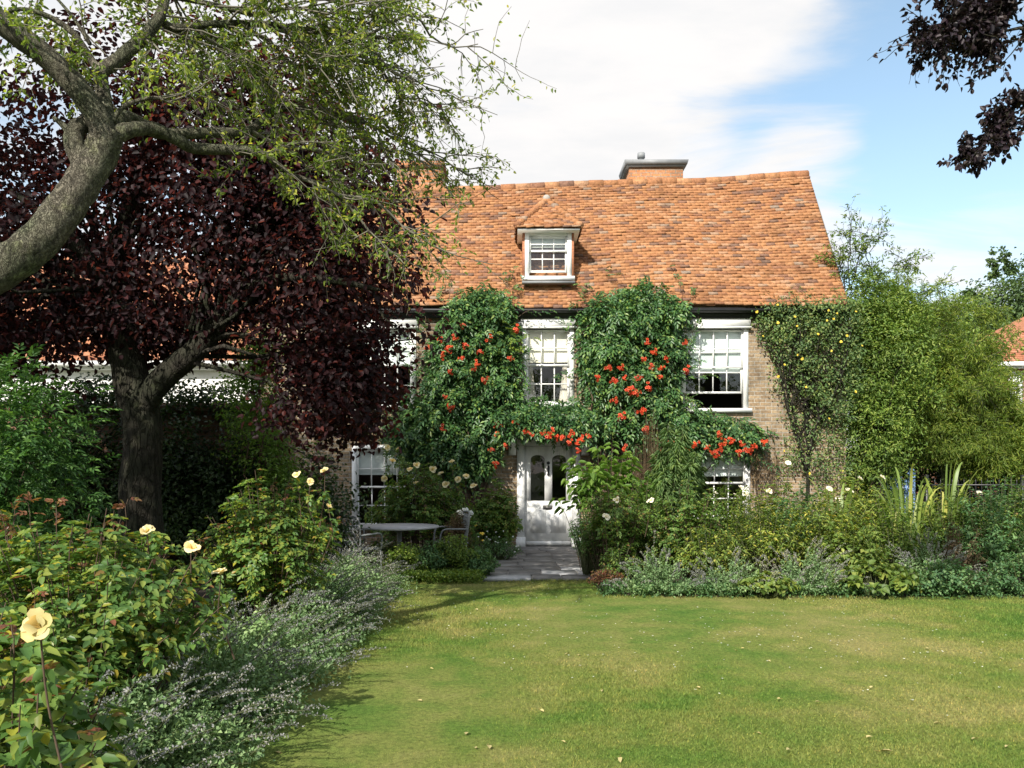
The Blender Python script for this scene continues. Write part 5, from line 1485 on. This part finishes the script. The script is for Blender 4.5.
def catmint(label, x, y, rx, ry, h, seed, nst, nsp, lean=(0, 0), name='catmint', spl=.22, ll=.034, lw=.022, group='catmint clumps', per=26, smat='spike', z0=0.0):
    global r
    r = np.random.default_rng(seed)
    b = empty(name, (x, y, z0), label, 'plant', group)
    gl, gs, gt = G(), G(), G()
    a = r.uniform(0, 2 * math.pi, nst); q = np.sqrt(r.random(nst))
    A = np.stack([x + np.cos(a) * rx * q * .45, y + np.sin(a) * ry * q * .45, np.full(nst, z0)], 1)
    E = np.stack([x + np.cos(a) * rx * q + lean[0] * .4, y + np.sin(a) * ry * q + lean[1] * .4, z0 + h * (1 - .75 * q ** 2) * r.uniform(.6, 1.0, nst)], 1)
    B = A + (E - A) * np.array([.3, .3, .85]); S = bez(A, B, E, 8)
    t = r.uniform(.15, 1, (nst, per)) * 7; i = np.minimum(t.astype(int), 6); f = (t - i)[..., None]; ar = np.arange(nst)[:, None]
    P = (S[ar, i] * (1 - f) + S[ar, i + 1] * f).reshape(-1, 3); T = norm(S[ar, i + 1] - S[ar, i]).reshape(-1, 3)
    n = len(P); rad = unit(r, n)
    gl.leaves(P + rad * .02, norm(rad + T * .5), norm(UP * .7 + unit(r, n) * .6), ll * r.uniform(.6, 1.3, n), lw, .2, .2, True)
    for s in range(0, nst, 3): gt.tube(S[s], np.linspace(.004, .002, 8), 3, cap=False)
    pick = r.choice(nst, min(nsp, nst), replace=False)
    e = S[pick, -1]; T = norm(S[pick, -1] - S[pick, -3]); m = len(pick)
    d = norm(T * .8 + np.array([lean[0], lean[1], .35]) + r.normal(0, .28, (m, 3)))
    L = spl * r.uniform(.6, 1.5, m)
    e2 = e + d * L[:, None] * .55 + np.array([0, 0, .02]); e3 = e + d * L[:, None] + np.array([0, 0, -.03])
    Q = bez(e, e2, e3, 7)
    for s in range(m): gt.tube(Q[s], [.003] * 6 + [.0015], 3, cap=False)
    nf = 46
    t = r.uniform(.15, 1, (m, nf)) * 6; t = np.round(t * 2.2) / 2.2 + r.normal(0, .06, t.shape); t = np.clip(t, 0, 5.99)
    i = np.minimum(t.astype(int), 5); f = (t - i)[..., None]; ar = np.arange(m)[:, None]
    P = (Q[ar, i] * (1 - f) + Q[ar, i + 1] * f).reshape(-1, 3); rad = unit(r, len(P))
    gs.leaves(P + rad * .004, norm(rad + UP * .3), unit(r, len(P)), .015 * r.uniform(.6, 1.3, len(P)), .009, .2, .2, True)
    gt.build('stem', M['stem_green'], b); gl.build('foliage', M['catmint'], b)
    o = gs.build('flower_spikes', M[smat], b); o['label'] = 'greyish lavender flower spikes'
    return b

def strap_clump(name, label, x, y, h, n, seed, w=.028, spread=.5):
    r = np.random.default_rng(seed)
    b = empty(name, (x, y, 0), label, 'plant')
    a = r.uniform(0, 2 * math.pi, n); A = np.stack([x + .12 * np.cos(a), y + .12 * np.sin(a), np.zeros(n)], 1)
    o = spread * r.uniform(.2, 1.0, n); H = h * r.uniform(.65, 1.1, n)
    E = A + np.stack([np.cos(a) * o, np.sin(a) * o, H * np.where(r.random(n) < .5, r.uniform(.3, .7, n), 1)], 1)
    B = A + np.stack([np.cos(a) * o * .25, np.sin(a) * o * .25, H * 1.08], 1)
    S = bez(A, B, E, 9)
    tw = r.normal(0, .5, n)
    sd = np.stack([-np.sin(a + tw), np.cos(a + tw), np.zeros(n)], 1)
    prof = np.array([.6, .9, 1, 1, .95, .85, .65, .4, .05]) * w
    g = G(); g.strips(S, sd[:, None] * prof[None, :, None])
    g.build('blades', M['iris'], b)
    return b
def wx(px, Y): return (px - 512) * Y / F
def hz(py, Y): return CAMZ + (HOR - py) * Y / F

RB = M
# --- right border, back
bush('broad_leaf_shrub', 'shrub with fresh green broad leaves reaching over the right side of the front door', 'shrub', wx(606, 12.7), 12.7, .80, .5, hz(446, 12.7), 61, 64, 11, M['bigleaf'], M['stem_brown'], .15, .075, t0=.62, droop=.5, simple=False, dome=.25, spread=.5)
bush('willow_leaf_shrub', 'tall shrub with narrow blue green leaves before the right ground floor window', 'shrub', wx(676, 13.7), 13.7, .46, .5, hz(418, 13.7), 62, 46, 110, M['willow'], M['stem_green'], .14, .013, t0=.35, droop=.6, dome=.45, spread=.75)
bush('dried_plant', 'dead brown wispy plant between the door and the willow leaved shrub', 'plant', wx(650, 14.2), 14.2, .34, .3, hz(414, 14.2), 63, 150, 30, M['dead'], M['dead'], .05, .007, t0=.25, droop=.1, dome=.4, spread=.6, sr=.004)
bush('rose_bush', 'tall rose bush with cream blooms under the brick beside the right window', 'rose bush', wx(772, 13.6), 13.6, .8, .5, hz(478, 13.6) , 64, 94, 19, M['mixed'], M['stem_brown'], .05, .028, 'pin', 2, .08, irr=(.5, 1.15), fl=[(736, 496), (740, 488), (745, 495), (769, 492), (788, 463), (715, 494), (829, 489)], fsize=1.2, fkind='pale', fy=13.2)
bush('rose_bush', 'rose bush with small white blooms below the yellow flowered climber', 'rose bush', wx(852, 13.8), 13.8, .8, .5, hz(476, 13.8), 65, 94, 19, M['mixed'], M['stem_brown'], .05, .028, 'pin', 2, .08, fl=[(849, 491), (859, 479), (881, 478), (838, 500)], fsize=1.2, fkind='pale', fy=13.4, irr=(.5, 1.2))
bush('border_shrub', 'dark green leafy shrub at the right end of the border before the red car', 'shrub', wx(1000, 13), 13, .9, .6, hz(484, 13), 66, 108, 22, M['nettle'], M['stem_green'], .07, .035, fl=[(979, 493), (958, 503)], fsize=1.2, fy=12.4, irr=(.5, 1.2))
bush('border_shrub', 'loose yellow green shrub behind the sword leaved plants', 'shrub', wx(930, 13.4), 13.4, .9, .5, hz(488, 13.4), 67, 108, 22, M['mixed'], M['stem_green'], .07, .03, irr=(.5, 1.2))
strap_clump('iris_plant', 'sword leaved clump with yellowing blades, leftmost of three, below the climber', wx(838, 12.4), 12.4, hz(484, 12.4), 30, 71, .024, .5)
strap_clump('iris_plant', 'sword leaved clump with bent yellow blades in front of the blue gate', wx(908, 12.2), 12.2, hz(470, 12.2), 44, 72, .022, .6)
strap_clump('iris_plant', 'tallest sword leaved clump with broad green and yellow blades before the iron railing', wx(944, 12.3), 12.3, hz(468, 12.3), 44, 73, .024, .6)
# --- right border, middle
bush('rose_bush', 'dark rose bush with few pale blooms just right of the front path', 'rose bush', wx(612, 11.7), 11.7, .55, .5, hz(484, 11.7), 81, 80, 14, M['rose_far'], M['stem_brown'], .05, .028, 'pin', 2, .08, fl=[(617, 501), (651, 501), (606, 517)], fsize=1.2, fy=11.1, dome=.3)
bush('clipped_shrub', 'low dense dark green shrub at the right foot of the front door', 'shrub', wx(591, 12.2), 12.2, .36, .32, hz(508, 12.2), 82, 110, 28, M['nettle'], M['stem_green'], .04, .02, dome=.3)
bush('rose_bush', 'rose bush with green brown leaves below the narrow leaved shrub', 'rose bush', wx(690, 11.9), 11.9, .75, .5, hz(492, 11.9), 83, 108, 19, M['rose_far'], M['stem_brown'], .05, .028, 'pin', 2, .08, irr=(.5, 1.2))
bush('border_plant', 'yellow green bushy plant in the border under the brick wall', 'plant', wx(765, 11.8), 11.8, .7, .5, hz(494, 11.8), 84, 121, 25, M['mixed'], M['stem_green'], .07, .024, irr=(.5, 1.2))
bush('border_plant', 'tall yellowing plant in the border left of the sword leaved clumps', 'plant', wx(830, 11.7), 11.7, .7, .5, hz(494, 11.7), 85, 121, 25, M['mixed'], M['stem_green'], .075, .024, irr=(.5, 1.2))
bush('border_plant', 'mid green bushy plant at the feet of the sword leaved clumps', 'plant', wx(895, 11.5), 11.5, .7, .5, hz(504, 11.5), 86, 121, 25, M['shrub'], M['stem_green'], .07, .026, irr=(.5, 1.2))
bush('border_plant', 'bushy green plant in the border near the right edge, taller than its neighbours', 'plant', wx(990, 11.6), 11.6, .8, .5, hz(496, 11.6), 87, 121, 25, M['nettle'], M['stem_green'], .07, .034, irr=(.5, 1.2))
bush('border_plant', 'brownish seeding plant in the border below the tallest sword leaves', 'plant', wx(955, 11.2), 11.2, .4, .4, hz(520, 11.2), 88, 70, 18, M['dead'], M['dead'], .05, .012, irr=(.5, 1.2))
for n_, (px, Y, rx, h, mt, ll, lw, lab) in enumerate((
        (640, 12.2, .5, 1.35, 'rose_far', .05, .028, 'bushy green plant right of the broad leaved shrub, under the dead brown stems'),
        (728, 12.6, .6, 1.25, 'shrub', .06, .024, 'bushy plant before the lower pane of the right ground floor window'),
        (800, 12.6, .6, 1.3, 'nettle', .06, .03, 'green plant under the bare stem of the yellow flowered climber'),
        (868, 12.5, .6, 1.28, 'mixed', .07, .022, 'yellow leaved plant between two sword leaved clumps'),
        (955, 12.0, .55, 1.2, 'shrub', .06, .026, 'leafy plant before the tallest sword leaved clump'),
        (708, 11.3, .5, .78, 'mixed', .05, .024, 'brown green plant behind the second catmint from the path'),
        (845, 11.1, .5, .72, 'mantle', .06, .045, 'pale green plant behind the clump of rounded leaves'),
        (1015, 12.3, .6, 1.35, 'rose_far', .055, .03, 'dark plant in the border at the far right, behind the bluish green plants'))):
    bush('border_plant', lab, 'plant', wx(px, Y), Y, rx, .45, h, 170 + n_, 110, 24, M[mt], M['stem_green'], ll * 1.15, lw * 1.15, dome=.45, irr=(.5, 1.2))
# --- right border, front edge
catmint('grey green catmint clump on the lawn edge next to the front path', wx(655, 10.75), 10.45, .56, .5, .56, 91, 110, 40, (-.1, -.1), group='catmint clumps on the right border')
catmint('grey green catmint clump on the lawn edge, second from the front path', wx(725, 10.7), 10.42, .58, .5, .52, 92, 110, 50, (.1, -.1), group='catmint clumps on the right border')
catmint('spiky catmint clump on the lawn edge below the yellow flowered climber', wx(797, 10.75), 10.45, .58, .5, .6, 93, 110, 70, (.1, .0), group='catmint clumps on the right border')
bush('broad_leaf_plant', 'low clump of rounded yellow green leaves on the lawn edge below the sword leaves', 'plant', wx(868, 10.55), 10.3, .6, .4, .42, 94, 80, 9, M['mantle'], M['stem_green'], .085, .08, droop=.3, simple=False, t0=.6)
bush('broad_leaf_plant', 'small clump of rounded leaves on the lawn edge between two catmints', 'plant', wx(762, 10.42), 10.2, .42, .3, .30, 95, 50, 9, M['mantle'], M['stem_green'], .07, .065, droop=.3, simple=False, t0=.6)
catmint('tall spiky catmint clump towards the right end of the lawn edge', wx(928, 10.9), 10.9, .55, .42, .66, 96, 120, 80, (.0, .0), group='catmint clumps on the right border')
bush('nettle_like_plant', 'bluish green bushy plant low on the lawn edge, right of the rounded leaves', 'plant', wx(938, 10.5), 10.3, .62, .4, .46, 97, 100, 18, M['nettle'], M['stem_green'], .05, .035)
bush('nettle_like_plant', 'bluish green bushy plant low on the lawn edge at the right edge', 'plant', wx(1010, 10.6), 10.32, .62, .4, .52, 98, 100, 18, M['nettle'], M['stem_green'], .05, .035)
bush('reddish_plant', 'small reddish brown plant at the corner of lawn and path', 'plant', wx(608, 10.75), 10.75, .26, .26, .34, 99, 45, 14, M['rose_red'], M['stem_brown'], .04, .022)
bush('border_plant', 'small dark green plant on the corner between the path and the catmint', 'plant', wx(622, 11.0), 11.0, .32, .3, .62, 100, 50, 18, M['rose_far'], M['stem_green'], .05, .028)
# --- left of the path
bush('daisy_bush', 'low rounded bush dotted with tiny white daisies left of the front door', 'bush', wx(498, 14.1), 14.1, .45, .4, .44, 101, 90, 22, M['nettle'], M['stem_green'], .035, .016, fl=[(fr_rng.uniform(478, 520), fr_rng.uniform(530, 552)) for _ in range(22)], fkind='white', fsize=.32, stalk=False)
bush('rose_bush', 'large shaded rose bush with many cream blooms in front of the left ground floor window', 'rose bush', wx(420, 14.2), 14.2, 1.0, .6, hz(462, 14.3), 102, 130, 22, M['rose_far'], M['stem_brown'], .055, .032, 'pin', 2, .09, fl=[(387, 448), (398, 450), (416, 466), (432, 470), (452, 463), (466, 477), (446, 485), (416, 484), (384, 479), (474, 487), (410, 470), (441, 474), (458, 480), (392, 462)], fsize=1.35, fkind='rose', fy=13.8)
bush('rose_bush', 'dark leafy rose bush against the left side of the door frame', 'rose bush', wx(494, 14.9), 14.9, .5, .4, hz(482, 14.9), 103, 110, 22, M['rose_far'], M['stem_brown'], .055, .032, 'pin', 2, .09, fl=[(512, 492), (515, 497)], fsize=1.0, fkind='rose', fy=14.5)
bush('border_shrub', 'low green shrub with few yellow flowers beside the daisy bush', 'shrub', wx(466, 13.2), 13.2, .35, .3, .62, 104, 70, 16, M['rose_far'], M['stem_green'], .045, .025, fl=[(476, 526), (483, 541), (482, 534)], fkind='yellow', fsize=.7, fy=12.9)
bush('dried_plant', 'withered rusty brown plant beside the garden table', 'plant', wx(458, 12.9), 12.9, .22, .2, hz(510, 12.9), 105, 110, 20, M['dead'], M['dead'], .045, .012, t0=.2, droop=.4, dome=.3, sr=.004)
ht = bush('hydrangea', 'small plant with one large silvery white flower head by the garden table', 'plant', wx(465, 13.3), 13.3, .2, .2, hz(512, 13.3), 106, 26, 12, M['nettle'], M['stem_green'], .08, .05, droop=.3)
for k in range(22):
    u = norm(np.array([fr_rng.gauss(0, 1), fr_rng.gauss(-.4, 1), fr_rng.gauss(.3, 1)]))
    p = np.array(at(465, 514, 13.1)) + u * np.array([.11, .09, .07]); flower(ht, 'white', p, .75, name='floret')
for n_, (px, Y, rx, h, mt, lab) in enumerate(((406, 11.9, .40, .52, 'shrub', 'low green edging plant at the left end of the row before the table'), (432, 12.0, .38, .56, 'nettle', 'low bluish green edging plant in the middle of the row before the table'),
                                 (455, 12.0, .38, .66, 'shrub', 'low green edging plant in the row before the rusty brown plant'), (478, 12.1, .32, .42, 'nettle', 'low edging plant at the corner of lawn and path, last of its row'), (384, 12.2, .38, .58, 'rose_far', 'dark green edging plant beside the catmint, before the slatted chair'))):
    bush('edging_plant', lab, 'plant', wx(px, Y), Y, rx, .34, h, 110 + n_, 140, 24, M[mt], M['stem_green'], .045, .022, dome=.5, t0=.15)

# --- left border
cm = [(-2.05, 3.25, .58, .50), (-2.0, 4.2, .56, .50), (-1.98, 5.2, .54, .52), (-1.98, 6.25, .54, .52), (-2.0, 7.35, .54, .50), (-2.05, 8.5, .54, .50), (-2.12, 9.7, .54, .48), (-2.2, 10.8, .5, .46),
      (-2.75, 6.6, .55, .5), (-2.8, 8.6, .6, .5), (-2.9, 10.2, .6, .5)]
cl = ['catmint clump nearest the camera, spilling onto the lawn beneath the yellow rose', 'second catmint clump from the camera along the left lawn edge', 'third catmint clump from the camera along the left lawn edge', 'catmint clump about halfway along the left lawn edge, before the far rose', 'fifth catmint clump from the camera along the left lawn edge',
      'sixth catmint clump from the camera along the left lawn edge', 'last but one catmint clump along the left lawn edge', 'farthest catmint clump on the left lawn edge, nearest the low edging plants',
      'catmint clump tucked under the far rose, behind the front row', 'catmint clump behind the front row, right of the far rose', 'farthest catmint clump behind the front row, nearest the slatted chair']
for n_, ((x, y, rx, h), lab) in enumerate(zip(cm, cl)):
    h = h + .09
    near = y < 5.6
    catmint(lab, x, y, rx, .62, h, 130 + n_, 260 if near else 200, 58 if x > -2.3 else 24, (.42, -.16), spl=.30, group='catmint along the left border', per=34 if near else 26, ll=.032 if near else .036, lw=.020 if near else .024)
bush('rose_bush', 'nearest rose bush with a large pale yellow bloom at the lower left', 'rose bush', -1.58, 2.45, .45, .42, 1.22, 151, 46, 14, M['rose'], M['stem_brown'], .056, .037, 'pin', 2, .075, simple=False, tips=5, dome=.35, t0=.2, sr=.005)
near = [o for o in bpy.data.objects if o.get('label', '').startswith('nearest rose bush')][0]
g = G()
pn = np.array(at(40, 628, 2.15))
sp = dens([(pn[0] + .05, pn[1] + .16, .45), (pn[0] + .035, pn[1] + .07, .75), (pn[0] - .005, pn[1] + .045, 1.0), pn], [.004, .0035, .003, .0028], 4)
g.tube(sp[0], sp[1], 5)
r = np.random.default_rng(159); g3 = G(); q_ = sp[0][[2, 4, 5, 7, 8, 9, 10]]
pinnate(g3, r, q_, norm(unit(r, 7) + UP * .3), norm(UP + unit(r, 7) * .4), .08, 2, .045, .029, .3, False)
g3.build('foliage', M['rose'], near)
g.build('stem', M['stem_brown'], near)
flower(near, 'warm', pn, 1.0, (1.05, -.3, .3))
bush('rose_bush', 'big rose bush with white blooms and reddish shoots in the left border', 'rose bush', -2.4, 4.5, .85, .6, 1.42, 152, 100, 19, M['rose'], M['stem_brown'], .05, .031, 'pin', 2, .08, simple=False, tips=12, dome=.35, t0=.18,
     fl=[(147, 533), (191, 549), (221, 575)], fkind='rose', fsize=.95, fy=4.5)
bush('rose_bush', 'far rose bush with small cream blooms and red tips, left of the table', 'rose bush', -2.25, 7.5, .68, .6, 1.56, 153, 110, 18, M['rose'], M['stem_brown'], .05, .031, 'pin', 2, .08, tips=10, dome=.35, t0=.2,
     fl=[(328, 507), (325, 472), (297, 476), (310, 482)], fkind='rose', fsize=.85, fy=7.1)
bush('rose_bush', 'shaded rose bush at the left edge in front of the jasmine', 'rose bush', -3.35, 5.2, .7, .5, 1.35, 154, 90, 16, M['rose'], M['stem_brown'], .05, .031, 'pin', 2, .08, tips=8, dome=.35, t0=.2)
bush('rose_bush', 'leafy rose bush without blooms between the two flowering roses', 'rose bush', -3.0, 6.2, .6, .5, 1.2, 155, 80, 16, M['rose'], M['stem_brown'], .05, .031, 'pin', 2, .08, tips=6, dome=.35, t0=.2)
bush('rose_bush', 'low rose bush under the leaning trunk, behind the nearest rose', 'rose bush', -2.2, 3.05, .5, .4, 1.05, 156, 60, 14, M['rose'], M['stem_brown'], .048, .031, 'pin', 2, .075, simple=False, tips=6, dome=.35, t0=.2)

r = np.random.default_rng(190)
def low_cover(label, X, Y, mat, ll, h):
    n = len(X); gl = G()
    base = np.stack([X, Y, np.full(n, .0)], 1)
    m = 9
    P = np.repeat(base, m, 0) + np.concatenate([r.normal(0, .045, (n * m, 2)), h * r.random((n * m, 1))], 1)
    gl.leaves(P, norm(unit(r, n * m) + UP * .35), norm(UP + unit(r, n * m) * .5), ll * r.uniform(.5, 1.3, n * m), ll * .6, .25, .25, True)
    tag(gl.build('ground_cover', mat), label, 'ground cover', kind='stuff')
n = 1500
X = r.uniform(1.15, 8.5, n); low_cover('low green weeds along the front edge of the right border', X, lawn_far(np.maximum(X, 1.2)) + r.uniform(-.07, .5, n) , M['nettle'], .045, .15)
n = 700
X = r.uniform(-1.75, -.45, n); low_cover('low green weeds along the edge of the bed before the table', X, lawn_far(X) + r.uniform(-.08, .4, n), M['shrub'], .045, .14)
n = 900
low_cover('low green weeds under the left border by the lawn edge', -1.62 + r.normal(0, .12, n), r.uniform(3.0, 11.4, n), M['catmint'], .035, .14)

# ------------------------------------------------------------------ garden table and chairs
tx, ty = -1.72, 12.45
tb = empty('garden_table', (tx, ty, 0), 'round weathered grey garden table on the terrace in front of the left window', 'table')
g = G(); n = 40
c = [(tx + .60 * math.cos(2 * math.pi * i / n), ty + .60 * math.sin(2 * math.pi * i / n)) for i in range(n)]
g.prism(c, 'z', .70, .725); g.build('tabletop', M['table'], tb)
g = G(); g.tube([(tx, ty, .695), (tx, ty, .4), (tx, ty, .25)], [.04, .035, .05], 10); g.tube([(tx, ty, .64), (tx, ty, .699)], [.05, .30], 16); g.build('pedestal', M['grey_metal'], tb, smooth=False)
for i in range(3):
    a = i * 2.094 + .4; u = np.array([math.cos(a), math.sin(a), 0]); o = np.array([tx, ty, 0])
    g = G(); g.tube(dens([o + (0, 0, .28), o + u * .18 + (0, 0, .24), o + u * .36 + (0, 0, .04), o + u * .42 + (0, 0, .025)], [.022] * 4, 3)[0], .02, 8); g.build('leg', M['grey_metal'], tb)
def garden_chair(x, y, a, label, lattice=True):
    ch = empty('garden_chair', (x, y, 0), label, 'chair', 'garden chairs at the table')
    ca, sa = math.cos(a), math.sin(a)
    def T(p): return np.array([x + p[0] * ca - p[1] * sa, y + p[0] * sa + p[1] * ca, p[2]])
    for sx, sy in ((-.22, -.2), (.22, -.2), (-.22, .22), (.22, .22)):
        g = G(); g.tube([T((sx * 1.08, sy * 1.1, 0)), T((sx, sy, .44))], .014, 7); g.build('leg', M['grey_metal'], ch)
    g = G()
    for k in range(7):
        yy = -.20 + k * .068
        P = [T((-.23, yy, .44)), T((.23, yy, .44)), T((.23, yy + .05, .44)), T((-.23, yy + .05, .44))]
        P = np.array(P + [p + (0, 0, .018) for p in P]); g.add(P, [(3, 2, 1, 0), (4, 5, 6, 7), (0, 1, 5, 4), (1, 2, 6, 5), (2, 3, 7, 6), (3, 0, 4, 7)])
    g.build('seat', M['grey_metal'], ch)
    g = G(); fr = [T((-.22, .22, .44)), T((-.23, .27, .86)), T((-.12, .285, .92)), T((.12, .285, .92)), T((.23, .27, .86)), T((.22, .22, .44))]
    g.tube(dens(fr, [.014] * 6, 3)[0], .014, 7)
    for k in range(-3, 8):
        for s in (1, -1):
            x0 = -.22 + k * .075; pts = []
            for q in range(7):
                xx = x0 + s * q * .05 * (1 if s > 0 else 1); zz = .47 + q * .07
                if s < 0: xx = x0 + .1 - q * .05 + .1
                if abs(xx) < .222: pts.append(T((xx, .235 + (zz - .47) * .11 + .004 * s, zz)))
            if len(pts) > 1: g.tube(pts, .0065, 4)
    g.build('backrest', M['grey_metal'], ch)
    for s in (-1, 1):
        g = G(); g.tube(dens([T((s * .235, .25, .66)), T((s * .27, .05, .67)), T((s * .27, -.16, .65)), T((s * .24, -.2, .44))], [.014] * 4, 4)[0], .014, 7); g.build('armrest', M['grey_metal'], ch)
garden_chair(-2.62, 12.75, 1.15, 'grey lattice backed garden chair at the left end of the table')
garden_chair(-.98, 12.75, -1.3, 'grey garden chair at the right end of the table, half hidden by plants')
garden_chair(-2.2, 11.75, 2.6, 'low grey garden chair in front of the table, mostly behind the edging plants')

# ------------------------------------------------------------------ grass and fallen leaves
r = np.random.default_rng(200)
n = 420000
v = r.random(n); y0, y1 = 3.9, 11.8
Y = y0 * (y1 / y0) ** v                      # denser towards the camera
u = r.random(n)
X = np.maximum(-1.66, -.68 * Y) + u * (np.minimum(.68 * Y, 8) - np.maximum(-1.66, -.68 * Y))
ok = Y < lawn_far(X) + r.normal(0, .03, n); X, Y = X[ok], Y[ok]; n = len(X)
h = .0125 * r.uniform(.5, 1.5, n) * (.8 + .4 * np.sin(X * 2.1) * np.sin(Y * 1.3)) * (1 + .05 * Y); w = .0011 + .00028 * Y
h = h + .035 * (Y > lawn_far(X) - .12) * r.random(n)
a = r.uniform(0, math.pi, n); ln = r.normal(0, .55, (n, 2)) * h[:, None]
b = np.stack([X, Y, np.full(n, -.004)], 1); s = np.stack([np.cos(a) * w, np.sin(a) * w, 0 * w], 1)
tip = b + np.concatenate([ln, h[:, None]], 1)
g = G(); k = np.arange(n) * 3
g.add(np.stack([b - s, b + s, tip], 1), np.stack([k, k + 1, k + 2], 1))
tag(g.build('grass', M['blade']), 'short mown lawn grass with dry yellow patches', 'grass', kind='stuff')
# daisies and clover heads, uncountable white specks
n = 330
cx_, cy_ = r.uniform(-.5, 6.5, 9), r.uniform(5.2, 10.8, 9)
ii = r.integers(9, size=n)
X = cx_[ii] + r.normal(0, 1.1, n); Y = cy_[ii] + r.normal(0, .8, n)
ok = (X > -1.3) & (Y < lawn_far(X) - .1) & (Y > 4.6); X, Y = X[ok], Y[ok]; n = len(X)
g = G()
for k in range(3):
    a = r.uniform(0, 6.3, n)
    P = np.stack([X, Y, np.full(n, .016)], 1); D = np.stack([np.cos(a), np.sin(a), .4 + 0 * a], 1)
    g.leaves(P, D, np.tile(UP, (n, 1)) + r.normal(0, .2, (n, 3)), .011, .009, .2, .1, True)
tag(g.build('clover_flowers', M['petal_white']), 'tiny white clover heads scattered over the lawn', 'flowers', kind='stuff')
fl_meshes = []
for k in range(4):
    g = G(); rr = np.random.default_rng(300 + k)
    g.leaves(np.zeros((1, 3)), np.array([[1.0, 0, .15]]), np.array([[rr.normal(0, .2), 0, 1.0]]), .055, .034, .35, .25 + .2 * rr.random())
    g.tube([(0, 0, 0), (-.012, .003, .006), (-.025, .002, .012)], [.0012, .001, .0008], 4)
    o = g.build('fallen_leaf', M['fallen']); COL.objects.unlink(o); fl_meshes.append(o.data)
    bpy.data.objects.remove(o)
FL = [(466, 737, 1.7), (488, 748, 1.9), (476, 751, 1.2), (422, 703, 1.3), (435, 704, 1.0), (503, 738, 1), (880, 754, 2.3), (866, 740, 1.5), (790, 752, 1.4), (757, 735, 1.2), (735, 652, 1.1), (573, 634, 1.4), (569, 655, 1.6), (578, 657, 1.2), (741, 650, 1), (768, 662, 1), (781, 701, 1.3), (895, 617, 1.4),
      (280, 756, 1.6), (430, 670, 1), (478, 611, 1.4), (495, 608, 1), (602, 692, 1.2), (815, 704, 1.3), (845, 628, 1.2), (925, 650, 1.2), (965, 700, 1.4), (1000, 660, 1), (690, 610, 1.1), (655, 612, 1), (512, 672, 1), (540, 712, 1.3), (565, 745, 1.2), (620, 760, 1.5), (390, 640, 1.1), (452, 640, 1.0), (700, 690, 1.2), (800, 640, 1.1), (940, 725, 1.4), (977, 741, 1.5), (1008, 748, 1.2), (630, 640, 1), (870, 690, 1.2)]
for px, py, s in FL:
    Y = CAMZ * F / (py - HOR)
    o = bpy.data.objects.new('fallen_leaf', fr_rng.choice(fl_meshes)); COL.objects.link(o)
    o.location = (wx(px, Y), Y, .016); o.scale = (s * .55, s * .55, s * .3)
    o.rotation_euler = (fr_rng.uniform(-.3, .3), fr_rng.uniform(-.3, .3), fr_rng.uniform(0, 6.3))
    tag(o, 'small dry fallen leaf lying on the lawn grass', 'leaf', 'fallen leaves on the lawn')
